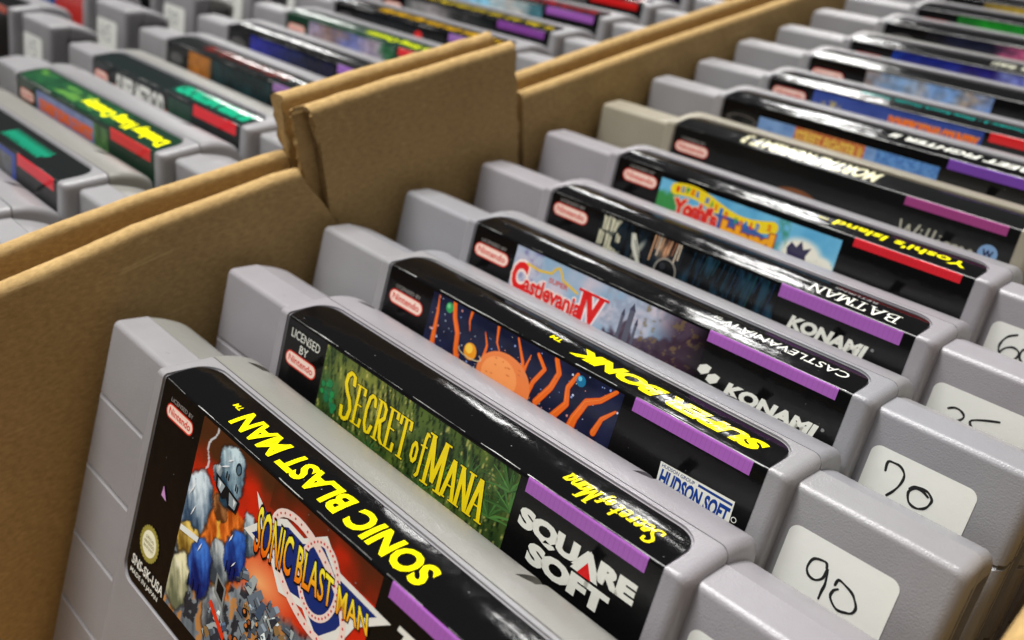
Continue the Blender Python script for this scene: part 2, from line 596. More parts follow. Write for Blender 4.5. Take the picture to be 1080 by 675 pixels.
def ell(U, W, cu, cv, ru, rv, soft=0.15, rot=0.0):
    x = (U - cu) * math.cos(rot) + (W - cv) * math.sin(rot); y = -(U - cu) * math.sin(rot) + (W - cv) * math.cos(rot)
    d = np.sqrt((x / ru) ** 2 + (y / rv) ** 2)
    return np.clip((1 - d) / soft, 0, 1)

# ------------------------------------------------------------------ nib alphabet (for serif titles and scripts)
G = {
 'S': [[(.78,.78),(.72,.95),(.45,1),(.2,.9),(.15,.72),(.35,.58),(.65,.45),(.82,.28),(.72,.08),(.45,0),(.2,.05),(.14,.24)]],
 'E': [[(.25,1),(.25,0)],[(.1,1),(.78,1),(.78,.84)],[(.25,.52),(.6,.52)],[(.1,0),(.8,0),(.82,.2)]],
 'C': [[(.82,.75),(.75,.93),(.52,1),(.28,.88),(.16,.55),(.22,.2),(.45,0),(.7,.04),(.84,.24)]],
 'R': [[(.25,1),(.25,0)],[(.08,1),(.5,1),(.74,.88),(.74,.64),(.5,.52),(.25,.52)],[(.45,.52),(.68,.1),(.92,0)],[(.1,0),(.42,0)]],
 'T': [[(.5,1),(.5,0)],[(.08,.8),(.1,1),(.9,1),(.92,.8)],[(.34,0),(.66,0)]],
 'O': [[(.5,1),(.24,.86),(.14,.5),(.24,.14),(.5,0),(.76,.14),(.86,.5),(.76,.86),(.5,1)]],
 'F': [[(.28,1),(.28,0)],[(.1,1),(.82,1),(.82,.82)],[(.28,.52),(.62,.52)],[(.12,0),(.46,0)]],
 'M': [[(.14,0),(.16,1)],[(.16,1),(.5,.12),(.82,1)],[(.84,1),(.88,0)],[(.02,0),(.28,0)],[(.74,0),(1,0)],[(.02,1),(.2,1)],[(.8,1),(.98,1)]],
 'A': [[(.1,0),(.48,1)],[(.52,1),(.88,0)],[(.24,.34),(.74,.34)],[(.0,0),(.24,0)],[(.74,0),(1,0)]],
 'N': [[(.16,0),(.16,1)],[(.16,1),(.82,.03)],[(.84,0),(.84,1)],[(.02,0),(.3,0)],[(.7,1),(.98,1)],[(.02,1),(.2,1)]],
 'B': [[(.22,1),(.22,0)],[(.06,1),(.52,1),(.74,.88),(.72,.62),(.5,.53),(.22,.53)],[(.5,.53),(.8,.42),(.82,.14),(.55,0),(.06,0)]],
 'W': [[(.02,1),(.26,0),(.5,.85),(.74,0),(.98,1)]],
 'i': [[(.5,.6),(.5,.05)],[(.5,.82),(.5,.86)]],
 'l': [[(.5,1.05),(.5,.05)]],
 'a': [[(.75,.5),(.5,.62),(.25,.45),(.22,.15),(.45,0),(.7,.15)],[(.78,.6),(.74,.1),(.9,0)]],
 'm': [[(.1,.6),(.1,0)],[(.1,.45),(.3,.62),(.48,.5),(.48,0)],[(.48,.45),(.7,.62),(.88,.5),(.9,0)]],
 's': [[(.7,.52),(.45,.62),(.28,.48),(.68,.2),(.5,0),(.22,.08)]],
 'o': [[(.5,.62),(.25,.45),(.25,.15),(.5,0),(.75,.15),(.75,.45),(.5,.62)]],
 'f': [[(.8,.95),(.6,1),(.48,.8),(.42,-.2),(.2,-.3)],[(.2,.6),(.75,.62)]],
 'e': [[(.22,.32),(.76,.36),(.68,.58),(.45,.62),(.24,.4),(.28,.1),(.5,0),(.78,.12)]],
 'c': [[(.75,.5),(.5,.62),(.25,.42),(.28,.1),(.52,0),(.76,.12)]],
 'r': [[(.3,.6),(.3,0)],[(.3,.4),(.5,.6),(.75,.56)]],
 't': [[(.45,.95),(.42,.1),(.6,0),(.78,.1)],[(.2,.62),(.75,.64)]],
 'n': [[(.2,.6),(.2,0)],[(.2,.42),(.5,.62),(.74,.48),(.74,0)]],
 'u': [[(.22,.6),(.22,.15),(.42,0),(.7,.18)],[(.74,.6),(.76,0)]],
 'y': [[(.2,.6),(.45,.05)],[(.8,.6),(.45,-.1),(.2,-.32)]],
 ' ': [],
}
def nib_text(P, words, u0, v0, adv, c, w, h, flip=None, shear=0, layer=3):
    """words: list of (char, height, width); flip=(u,v): turned by 180 degrees about that origin"""
    x = u0
    for ch, H, Wd in words:
        for st in G.get(ch, []):
            pts = [(x + a * Wd + shear * b * H, v0 + b * H) for a, b in st]
            if flip: pts = [(flip[0] - a, flip[1] - b) for a, b in pts]
            P.stroke(pts, c, w, h, layer)
        x += Wd * adv
    return x

# ------------------------------------------------------------------ standard pieces of a label
BLACK = (0.050, 0.048, 0.052)
PURPLE = (0.64, 0.375, 0.70)
RED = (0.83, 0.16, 0.20)

def base_label(color=BLACK, worn=True):
    P = Print()
    P.poly(outline(-LU, LU, LV0, LV1, 3.7, 2.8), color, 0)
    return P

def wear_glint(P, n=26, seed=0, strength=1.0):
    """white worn spots of the print and a painted highlight along the folded edge"""
    r = random.Random(seed)
    u = -LU + .6; w = .03; g = .5; dv = 0
    on = True; left = r.uniform(4, 14)
    while u < LU - .8:
        L = r.uniform(.25, .7)
        w2 = min(.085, max(.012, w + r.uniform(-.022, .022))); dv2 = max(-.12, min(.12, dv + r.uniform(-.03, .03)))
        g = min(.82, max(.34, g + r.uniform(-.09, .09)))
        if on: P.poly([(u, dv - w), (u + L, dv2 - w2), (u + L, dv2 + w2), (u, dv + w)], (g, g, g * .98), 6)  # crease line: worn print and the edge's highlight, both painted in pale grey
        u += L; w = w2; dv = dv2; left -= L
        if left < 0:
            on = not on; left = r.uniform(5, 20) if on else r.uniform(.6, 7) / strength
    for _ in range(n):
        a, b = r.uniform(-LU + 1, LU - 1), r.uniform(-14, 7.5)
        s = r.uniform(0.03, 0.11); g = r.uniform(0.3, 0.6)
        P.poly([(a + s * math.cos(t) * r.uniform(.6, 1.6), b + s * math.sin(t)) for t in (0, 1.2, 2.4, 3.7, 5)], (g, g, g), 6)

def oval(P, u=-35.0, v=-4.9, w=9.6, h=2.75, small_by=True):
    def pill(W, H):
        r = H / 2; pts = []
        for i in range(9): a = -PI/2 + PI * i / 8; pts.append((u + W/2 - r + r*math.cos(a), v + r*math.sin(a)))
        for i in range(9): a = PI/2 + PI * i / 8; pts.append((u - W/2 + r + r*math.cos(a), v + r*math.sin(a)))
        return pts
    P.poly(pill(w, h), (0.85, 0.22, 0.16), 2)
    P.poly(pill(w - .5, h - .5), (0.97, 0.86, 0.80), 2.5)
    P.text('Nintendo', u - w*.40, u + w*.40, v - h*.22, v + h*.26, (0.83, 0.20, 0.15), bold=0.02, layer=3.2)
    if small_by:
        P.text('LICENSED BY', u - 3.4, u + 3.6, v + h/2 + .35, v + h/2 + 1.05, (0.62, 0.60, 0.58), layer=3)

def bar(P, c=PURPLE, u0=18.2, u1=38.9, v0=-2.45, v1=-0.05):
    P.rect(u0, u1, v0, v1, c, 2)
    r = random.Random(int(u0 * 100) + int(c[0] * 99))
    d = tuple(x * 0.93 for x in c)
    for i in range(26):           # woven print texture
        a = u0 + (u1 - u0) * (i + .4) / 26
        P.rect(a, a + 0.09, v0 + .1, v1 - .1, d, 2.4)

Y_ = (0.98, 0.93, 0.05)
W_ = (0.90, 0.90, 0.86)

# ---- the label prints ---------------------------------------------------------
def L_blast():
    P = base_label(); wear_glint(P, 40, 1, 1.25)
    oval(P, -34.6, -4.6, 8.6, 2.5)
    def art(U, W):
        n = vnoise(U, W, .18, .18, 3); n2 = vnoise(U + .4 * W, W, .75, .3, 5); n3 = vnoise(U, W, .8, .6, 8, 2)
        C = mixc((.30, .17, .09), (.80, .16, .07), np.clip((-W - 3 + 9 * (n - .5) + 0.12 * (U + 28)) / 6, 0, 1))
        C = mixc(C, (.92, .35, .18), ell(U, W, -2, -13, 14, 6, 1.0) * .8)
        C = mixc(C, (.98, .74, .48), ell(U, W, -6, -16, 9, 5, 1.0) * .9)
        C = mixc(C, (.27, .13, .07), np.clip((-W < 5) * (U > -8) * (.9 - n), 0, 1))
        # rubble in the lower half
        R = mixc((.20, .24, .28), (.68, .72, .74), n2)
        R = mixc(R, (.80, .52, .24), (n3 > .62) * .8)
        R = mixc(R, (.09, .10, .13), (n3 < .34) * .8)
        C = mixc(C, R, np.clip((-W - 17.5 + 4 * (n - .5) + .16 * (U + 8)) / 2, 0, 1))
        # rounded steel and blue forms
        wu = U + 2.0 * (vnoise(U, W, .35, .35, 11) - .5) + 1.1 * (vnoise(U, W, 1.1, 1.1, 12) - .5)
        wv = W + 2.0 * (vnoise(U, W, .35, .35, 13) - .5) + 1.1 * (vnoise(U, W, 1.1, 1.1, 14) - .5)
        st = vnoise(U + .5 * W, W, 1.6, .5, 15)
        def blob(C, cu, cv, ru, rv, a, b, rot=0, s=.12):
            mo = ell(wu, wv, cu, cv, ru * 1.09, rv * 1.07, s, rot)
            C = mixc(C, (.05, .05, .07), mo * .75)
            m = ell(wu, wv, cu, cv, ru, rv, s, rot)
            x = (wu - cu) / ru; y = (wv - cv) / rv
            sh = np.clip(.42 + (-x * .35 + y * .45) + .9 * (st - .5) + .35 * np.sin(3.1 * x + 2.2 * y), 0, 1)
            C = C * (1 - m[..., None]) + mixc(a, b, sh) * m[..., None]
            gl = ell(wu, wv, cu - ru * .35, cv + rv * .45, ru * .28, rv * .20, .8, rot + .5)
            return mixc(C, tuple(min(1, q * 1.15 + .12) for q in b), gl * .35)
        org = (.98, .52, .18); org2 = (.55, .22, .06)
        m = np.clip((wu + 24.5) * 2, 0, 1) * np.clip((-12.0 - wu) * 2, 0, 1) * np.clip((-9.5 - wv) * 2, 0, 1) * np.clip((wv + 24) * 2, 0, 1)
        C = mixc(C, mixc(org2, org, np.clip(st * 1.5 - .15, 0, 1)), m)
        C = mixc(C, (.93, .78, .30), m * np.clip(1 - np.abs(wu + 18.2 + .25 * (wv + 14)) / .7, 0, 1))
        C = blob(C, -18.9, -11.0, 2.2, 2.4, (.35, .20, .10), (.86, .60, .36), 0)
        C = blob(C, -18.2, -6.0, 3.9, 4.7, (.14, .26, .34), (.82, .91, .94), .25)
        C = blob(C, -21.4, -7.2, 1.1, 1.7, (.25, .33, .38), (.85, .88, .88), .2)
        C = blob(C, -25.6, -14.4, 4.4, 5.8, (.18, .28, .38), (.88, .94, .97), -.35)
        C = blob(C, -10.6, -11.2, 2.0, 3.2, (.20, .28, .34), (.78, .84, .86), .5)
        C = blob(C, -25.0, -21.0, 3.6, 3.2, (.45, .34, .12), (.95, .82, .42), .3)
        C = blob(C, -16.0, -19.6, 3.2, 3.6, (.22, .26, .30), (.78, .82, .82), .1)
        C = blob(C, -25.3, -28.0, 3.4, 5.4, (.40, .42, .32), (.95, .93, .76), .0)
        C = blob(C, -13.0, -15.8, 2.6, 4.2, (.03, .10, .36), (.22, .46, .84), -.15)
        C = blob(C, -20.6, -22.8, 3.5, 4.9, (.03, .10, .36), (.25, .48, .85), .12)
        C = blob(C, -14.6, -27.2, 3.2, 4.2, (.20, .22, .25), (.70, .73, .74), .2)
        # lightning streak
        m = np.abs(U + 24.2 + .7 * np.sin(W * 1.1) - .12 * W) < .22
        C = mixc(C, (.9, .93, .95), (m & (W > -8)) * .8)
        return C
    P.grid(-28.1, 16.5, -33.5, -.75, art, .24, 1)
    r = random.Random(44)
    rclip = (-28.0, 16.4, -33.4, -12.5)
    for i in range(230):
        u = r.uniform(-16, 16.4); v = r.uniform(-33, -15.5 + .10 * (-16 - u))
        if v > -16.5 - .16 * (u + 8) or (u < -11 and v > -26): continue
        a = r.uniform(.25, 1.0); h = a * r.uniform(.5, 2.6); t = r.uniform(-.9, .7)
        c = r.choice([(.50, .56, .60), (.40, .45, .50), (.30, .34, .38), (.64, .68, .68), (.56, .44, .28), (.18, .20, .24), (.36, .40, .44), (.26, .33, .42)])
        q = [(-a, -h * r.uniform(.5, 1)), (a, -h * r.uniform(.4, 1)), (a * r.uniform(.2, 1), h), (-a * r.uniform(.2, 1), h * r.uniform(.5, 1))]
        q = [(u + x * math.cos(t) - y * math.sin(t), v + x * math.sin(t) + y * math.cos(t)) for x, y in q]
        P.poly([(x - .12, y - .14) for x, y in q], (.07, .07, .09), 1.3, rclip)
        P.poly(q, c, 1.5, rclip)
        if r.random() < .5:
            P.poly([q[3], q[2], ((q[2][0] * 2 + q[1][0]) / 3, (q[2][1] * 2 + q[1][1]) / 3), ((q[3][0] * 2 + q[0][0]) / 3, (q[3][1] * 2 + q[0][1]) / 3)], tuple(min(1, x * 1.35 + .05) for x in c), 1.7, rclip)
    for i in range(60):
        u = r.uniform(-10, 14); v = r.uniform(-32, -21)
        P.circ(u, v, r.uniform(.35, .8), (.10, .08, .07), 1.8, n=8, clip=rclip); P.circ(u - .1, v + .12, r.uniform(.25, .55), r.choice([(.86, .60, .34), (.78, .46, .22), (.62, .34, .18)]), 1.9, n=8, clip=rclip)
    dk = (.06, .08, .10)
    P.poly([(-21.8, -7.0), (-14.6, -8.2), (-14.9, -10.3), (-17.2, -10.4), (-18.0, -9.3), (-19.2, -10.0), (-21.2, -9.0)], dk, 1.8)
    P.poly([(-21.0, -7.5), (-18.9, -7.8), (-19.5, -9.3), (-20.7, -8.8)], (.62, .68, .70), 1.9); P.poly([(-20.6, -7.7), (-19.9, -7.8), (-20.1, -8.9)], (.92, .94, .94), 2.0)
    P.poly([(-17.6, -8.1), (-15.2, -8.5), (-15.4, -9.9), (-17.0, -9.9)], (.55, .60, .62), 1.9); P.poly([(-16.3, -8.5), (-15.5, -8.6), (-15.8, -9.6)], (.88, .90, .90), 2.0)
    for k in range(2):
        P.stroke([(-19.2 + .6 * k, -5.6 - .1 * k), (-19.1 + .6 * k, -6.5 - .1 * k)], dk, .12, layer=1.8)
        P.stroke([(-16.4 + .5 * k, -6.2 - .1 * k), (-16.3 + .5 * k, -7.1 - .1 * k)], dk, .11, layer=1.8)
    P.circ(-16.6, -3.8, .75, (.12, .18, .22), 1.8, n=14, ry=.95); P.circ(-16.5, -3.9, .5, (.32, .42, .48), 1.9, n=12, ry=.68)
    for k in range(3):
        P.stroke([(-22.8 + k * 1.5, -25.3), (-22.6 + k * 1.5, -27.0)], (.02, .06, .22), .12, layer=1.8)
        P.stroke([(-14.3 + k * 1.1, -17.6), (-14.2 + k * 1.1, -19.3)], (.02, .06, .22), .10, layer=1.8)
    P.poly([(-15.9, -20.6), (-12.9, -21.6), (-12.6, -25.0), (-15.6, -23.8)], (.50, .52, .52), 1.8); P.poly([(-15.4, -21.2), (-13.3, -21.9), (-13.1, -24.1), (-15.1, -23.3)], dk, 1.9)
    P.poly([(-15.8, -25.2), (-10.6, -28.4), (-10.9, -29.3), (-16.2, -26.1)], (.86, .22, .10), 1.9)
    P.poly([(-27.8, -19.3), (-22.4, -18.6), (-22.6, -19.6), (-27.8, -20.3)], (.90, .92, .90), 1.8)
    for (u, v, w, h, t) in ((-19.8, -5.0, 2.6, .14, .5), (-18.9, -3.6, 1.8, .12, .6), (-26.8, -12.6, 3.2, .16, 1.1), (-25.4, -15.5, 2.6, .14, 1.2), (-14.6, -14.0, 1.7, .16, 1.2), (-21.6, -19.8, 2.0, .16, 1.2), (-12.6, -17.2, 1.6, .12, 1.0)):
        P.poly([(u + x * math.cos(t) - y * math.sin(t), v + x * math.sin(t) + y * math.cos(t)) for x, y in ((-w / 2, 0), (0, h), (w / 2, 0), (0, -h))], (.93, .95, .96), 1.9)
    # star shield and ring
    clip = (-28.1, 17.5, -33.5, -.7)
    navy, wht = (.10, .18, .45), (.90, .90, .87)
    star = [(-11.3, -4.4), (-7.4, -6.3), (-3.5, -4.4), (.8, -4.8), (5.1, -1.9), (9.2, -4.9), (19.9, -5.3), (14.2, -9.6), (12.6, -13), (9, -17), (4, -13.6), (-1.5, -14.6), (-4.5, -11.8), (-12.2, -10.9), (-8.9, -7.9)]
    P.poly(star, wht, 1.8)
    cx = sum(p[0] for p in star) / len(star); cy = sum(p[1] for p in star) / len(star)
    P.poly([(cx + (a - cx) * .86, cy + (b - cy) * .80) for a, b in star], navy, 2.2)
    def ring(cu, cv, ru, rv, rot, w=1.25):
        N = 36; pin = []
        for i in range(N):
            q = []
            for (j, rr) in ((i, 1), (i + 1, 1), (i + 1, 0), (i, 0)):
                a = 2 * PI * j / N; x = (ru - (0 if rr else w)) * math.cos(a); y = (rv - (0 if rr else w)) * math.sin(a)
                q.append((cu + x * math.cos(rot) - y * math.sin(rot), cv + x * math.sin(rot) + y * math.cos(rot)))
            P.poly(q, (.93, .84, .80), 2.8)
            mx = sum(a for a, b in q) / 4; my = sum(b for a, b in q) / 4
            P.circ(mx, my, .2, (.80, .25, .22), 3.2, n=6)
    ring(3.2, -9.4, 10.6, 5.6, -.42)
    ring(5.6, -8.2, 4.6, 5.6, .2, 1.0)
    s = .62
    def warp(U, W):
        t = (U + 9.8) / 26.5
        k = 1 - .62 * np.clip(t, 0, 1)
        mid = -9.2 + 1.3 * t
        return U, mid + (W + 9.2) * k
    P.text('SONIC BLAST MAN', -9.8, 16.7, -12.7, -5.7, (.98, .78, .05), bold=.012, shear=-.12, layer=4.2, outline=(.06, .05, .05), ow=.045, warp=warp, gradient=(-12.4, -6.2, (.93, .35, .05), (.99, .97, .25)))
    P.text('SONIC BLAST MAN', -23.6, 21.0, 1.25, 5.6, Y_, flip=True, bold=.035, layer=3)
    P.text('TM', -27.2, -25.2, 4.0, 5.0, Y_, flip=True, bold=.01, layer=3)
    bar(P)
    P.text('TAITO', 20.5, 37.5, -7.6, -4.4, W_, bold=.05, shear=.25, layer=3)
    # seal
    for i in range(26):
        a = 2 * PI * i / 26
        P.circ(-35.3 + 2.85 * math.cos(a), -27.6 + 2.85 * math.sin(a), .36, (.60, .56, .25), 1.5, n=8)
    P.circ(-35.3, -27.6, 2.85, (.62, .58, .27), 1.9, n=32); P.circ(-35.3, -27.6, 2.3, (.93, .92, .80), 2.3, n=32)
    for k, t in enumerate(['OFFICIAL', 'NINTENDO', 'SEAL OF QUALITY']):
        P.text(t, -37.0 + (.3 if k == 0 else 0), -33.6 - (.3 if k == 0 else 0), -27.0 - k * .85, -26.45 - k * .85, (.45, .42, .2), bold=.01, layer=3)
    P.text('SNS-SK-USA', -39.4, -28.5, -33.4, -31.6, W_, bold=.02, layer=3)
    P.text('MADE IN JAPAN', -39.3, -29.6, -35.2, -34.1, W_, bold=.01, layer=3)
    P.poly([(-34.7, -16.4), (-33.2, -18.5), (-34.9, -18.2)], (.80, .58, .80), 3)   # paper scrap
    return P

def L_mana():
    P = base_label(); wear_glint(P, 24, 2)
    oval(P, -35.4, -7.3, 9.2, 2.7, False)
    P.text('LICENSED', -39.5, -31.0, -3.5, -1.9, W_, bold=.0, layer=3)
    P.text('BY', -36.4, -33.9, -5.6, -4.1, W_, bold=.0, layer=3)
    def art(U, W):
        n = vnoise(U, W, .5, .22, 21); n2 = vnoise(U + .25 * W, W, 2.6, .5, 22, 2)
        C = mixc((.10, .18, .10), (.42, .50, .20), n)
        C = mixc(C, (.62, .60, .26), np.clip(n2 * ell(U, W, -17, -5, 15, 9, .8) * 1.6 - .15, 0, .85))
        C = mixc(C, (.05, .10, .06), np.clip((.42 - n2) * 6, 0, .8))
        C = mixc(C, (.85, .82, .45), np.clip((n2 - .72) * 6, 0, .7))
        C = mixc(C, (.20, .42, .26), ell(U, W, -26.5, -8, 3.6, 3.6, .8) * (n2 > .45))
        return C
    P.grid(-29.2, 16.8, -14.5, -.8, art, .3, 1)
    clip = (-29.2, 16.8, -14.5, -.8)
    r = random.Random(5)
    for cu, cv, nf, R in ((13, -9.5, 19, 8.5), (16.5, -6.8, 15, 7), (7.5, -6.8, 15, 6.0), (2.5, -8.8, 11, 5.5), (-1, -13, 8, 5), (-14, -13, 12, 6), (15.5, -4, 12, 6)):     # fern fronds
        for i in range(nf):
            a = PI * (i + .5) / nf + r.uniform(-.1, .1) + .2
            L = R * r.uniform(.7, 1.1)
            pts = [(cu + L * t * math.cos(a) , cv + L * t * math.sin(a) - .22 * L * t * t) for t in (0, .3, .6, 1)]
            g = r.uniform(.28, .52)
            for j in range(3):
                w = .19 * (1 - j / 3.4)
                P.stroke(pts[j:j+2], (g * .62, g, g * .48), w, layer=2, clip=clip)
    for i in range(14):
        P.circ(-28.3 + r.uniform(0, 4), -8.8 + r.uniform(-3, 2.4), r.uniform(.4, .8), (.16, r.uniform(.42, .58), .30), 2, n=7, clip=clip)
    gold = (.93, .84, .18)
    for lay, cc, gw in ((2.9, (.05, .08, .03), .11), (3.6, (.97, .86, .10), 0)):
        nib_text(P, [('S', 8.4, 3.3)], -23.0, -11.0, 1, cc, .40 + gw, .16 + gw, layer=lay)
        x = nib_text(P, [(ch, 6.6, 2.85) for ch in 'ECRET'], -19.7, -10.4, 1.0, cc, .33 + gw, .13 + gw, layer=lay)
        nib_text(P, [('o', 5.4, 2.1), ('f', 5.8, 1.8)], -4.9, -9.6, .95, cc, .27 + gw, .12 + gw, layer=lay)
        nib_text(P, [('M', 8.0, 4.3)], -1.1, -11.4, 1, cc, .38 + gw, .15 + gw, layer=lay)
        nib_text(P, [(ch, 6.2, 2.9) for ch in 'ANA'], 3.3, -11.2, 1.0, cc, .36 + gw, .13 + gw, layer=lay)
    bar(P)
    P.text('SQUARE', 18.4, 38.8, -7.9, -4.4, W_, bold=.065, layer=3, space=.95)
    P.text('SOFT', 21.3, 35.6, -11.5, -8.3, W_, bold=.065, layer=3, space=.95)
    P.poly([(28.6, -7.95), (33.3, -7.95), (31.0, -4.2)], W_, 3.5)
    P.poly([(29.8, -8.05), (32.2, -8.05), (31.0, -5.9)], (.85, .10, .10), 4.2)
    nib_text(P, [('S', 3.3, 1.9), ('e', 3.0, 1.35), ('c', 3.0, 1.35), ('r', 3.0, 1.3), ('e', 3.0, 1.35), ('t', 3.0, 1.3), (' ', 1, .6), ('o', 2.4, 1.1), ('f', 2.2, 1.0), (' ', 1, .5), ('M', 3.4, 2.1), ('a', 3.0, 1.4), ('n', 3.0, 1.4), ('a', 3.0, 1.4)], 0, 0, .9, (.93, .86, .12), .20, .10, flip=(38.0, 5.0), shear=.15, layer=3)
    return P

def L_space():
    P = base_label(); wear_glint(P, 24, 3)
    oval(P, -35.0, -5.6, 9.6, 2.8)
    def art(U, W):
        n = vnoise(U, W, .4, .4, 31)
        return mixc((.07, .09, .17), (.15, .17, .30), n)
    P.grid(-28.4, 16.2, -13, -.8, art, .5, 1)
    clip = (-28.4, 16.2, -13, -.8); r = random.Random(9)
    for i in range(150):
        c = r.choice([(.8, .85, .95), (.9, .9, .8), (.55, .65, .9), (.9, .6, .55)])
        P.circ(r.uniform(-28, 16), r.uniform(-12.5, -1), r.choice([.08, .1, .13, .22]), c, 1.6, n=6, clip=clip)
    org = (.93, .42, .13)
    def tent(pts, w0, w1):
        for i, ((a, b), (d, e)) in enumerate(zip(pts[:-1], pts[1:])):
            t0 = i / (len(pts) - 1); t1 = (i + 1) / (len(pts) - 1)
            wa = (w0 + (w1 - w0) * t0) * .66; wb = (w0 + (w1 - w0) * t1) * .66
            hp = lambda wa, wb, ox: hull([(a + ox * wa + wa * math.cos(k), b + wa * math.sin(k)) for k in np.linspace(0, 5.6, 9)] + [(d + ox * wb + wb * math.cos(k), e + wb * math.sin(k)) for k in np.linspace(0, 5.6, 9)])
            P.poly(hp(wa, wb, 0), (.78, .27, .08), 2.2, clip)
            P.poly(hp(wa * .88, wb * .88, -.06), org, 2.35, clip)
            P.poly(hp(wa * .12, wb * .12, -3.6), (.96, .52, .22), 2.5, clip)
    tent([(-26.8, -1.0), (-26.3, -4.0), (-26.0, -8.5), (-25.5, -13)], .15, 1.25)
    tent([(-22.6, -.9), (-21.8, -3.4), (-20.3, -5.8), (-19.8, -8.6)], .8, .9); tent([(-19.8, -8.6), (-18.0, -12.5)], .9, 1.3)
    tent([(-18.1, -.9), (-18.2, -2.5), (-17.6, -4.2)], .55, .12)
    tent([(-14.0, -3.0), (-12.9, -5.0), (-13.0, -7.2)], .15, .6)
    tent([(-11.4, -.9), (-10.9, -3.6), (-9.6, -5.2)], .5, .2)
    tent([(-6.6, -1.0), (-4.4, -4.4), (-3.6, -7.2), (-2.6, -10.6)], .3, 1.1); tent([(-3.1, -2.6), (-3.5, -4.6), (-3.9, -6.6)], .15, .7)
    tent([(-1.6, -1.8), (.4, -3.6), (-1.2, -6.6), (-1.8, -9.5)], .55, .75)
    tent([(2.2, -1.0), (3.4, -3.0), (2.6, -5.8), (.4, -9.5)], .75, 1.0)
    tent([(7.0, -1.6), (5.8, -4.4), (6.4, -7.0), (4.2, -10.5)], .6, 1.1)
    tent([(14.8, -1.0), (12.4, -3.6), (10.0, -5.0), (8.6, -8.5), (8.2, -11)], .55, 1.4)
    tent([(15.6, -4.0), (13.6, -6.2), (12.8, -9.0)], .35, .9)
    P.circ(-23.6, -2.2, .95, (.20, .62, .35), 2.8, n=16); P.circ(-23.9, -2.0, .45, (.45, .80, .55), 3.1, n=10)
    P.circ(-16.3, -7.6, 1.55, (.93, .60, .12), 2.9, n=22); P.circ(-16.7, -7.2, .9, (.98, .80, .30), 3.1, n=14)
    for i in range(20):
        a, b = 2 * PI * i / 20, 2 * PI * (i + 1) / 20
        if math.sin(a) < .35:
            P.stroke([(-16.3 + 2.9 * math.cos(a), -8.0 + .8 * math.sin(a)), (-16.3 + 2.9 * math.cos(b), -8.0 + .8 * math.sin(b))], (.85, .80, .65), .09, layer=3.3)
    P.circ(-7.6, -9.4, 6.4, (.93, .52, .28), 2.0, n=40, ry=4.9, clip=clip); P.circ(-8.6, -9.0, 4.2, (.97, .62, .36), 2.1, n=30, ry=3.4, clip=clip)
    for i in range(26):
        a = r.uniform(0, 2 * PI); q = r.uniform(.3, .95)
        P.circ(-7.6 + 6.0 * q * math.cos(a), -9.4 + 4.6 * q * math.sin(a), r.uniform(.15, .5), (.86, .46, .24), 2.15, n=7, ry=.14, clip=clip)
    P.circ(7.9, -2.3, .95, (.12, .45, .62), 2.9, n=16); P.circ(7.6, -2.0, .4, (.45, .78, .88), 3.2, n=10)
    bar(P)
    # maker's block
    P.poly([(25.6, -7.2), (38.4, -6.9), (38.6, -10.9), (25.9, -10.9)], W_, 2)
    P.text('HUDSON GROUP', 26.0, 31.8, -7.9, -7.35, (.10, .20, .45), bold=.01, layer=2.8)
    P.rect(32.4, 38.2, -7.75, -7.35, (.12, .24, .52), 2.6)
    P.text('HUDSON SOFT', 26.2, 38.2, -10.7, -8.1, (.10, .24, .55), bold=.045, layer=2.9)
    P.circ(39.1, -9.4, .45, W_, 2, n=12); P.circ(39.1, -9.4, .33, BLACK, 2.5, n=12)
    P.text('SUPER BONK', 2.4, 38.8, 1.7, 5.0, Y_, flip=True, bold=.06, shear=.45, layer=3)
    P.text('TM', -2.6, -.2, 2.9, 4.0, Y_, flip=True, bold=.02, layer=3)
    P.text('1994', -1.9, -1.7, 2.9, 3.0, Y_, flip=True, layer=3) if False else None
    return P

def konami(P, u0, u1, v0, v1):
    P.text('KONAMI', u0, u1, v0, v1, W_, bold=.055, shear=.22, layer=3)
    P.circ(u1 + .7, v1 - .35, .3, (.5, .5, .5), 2, n=10)

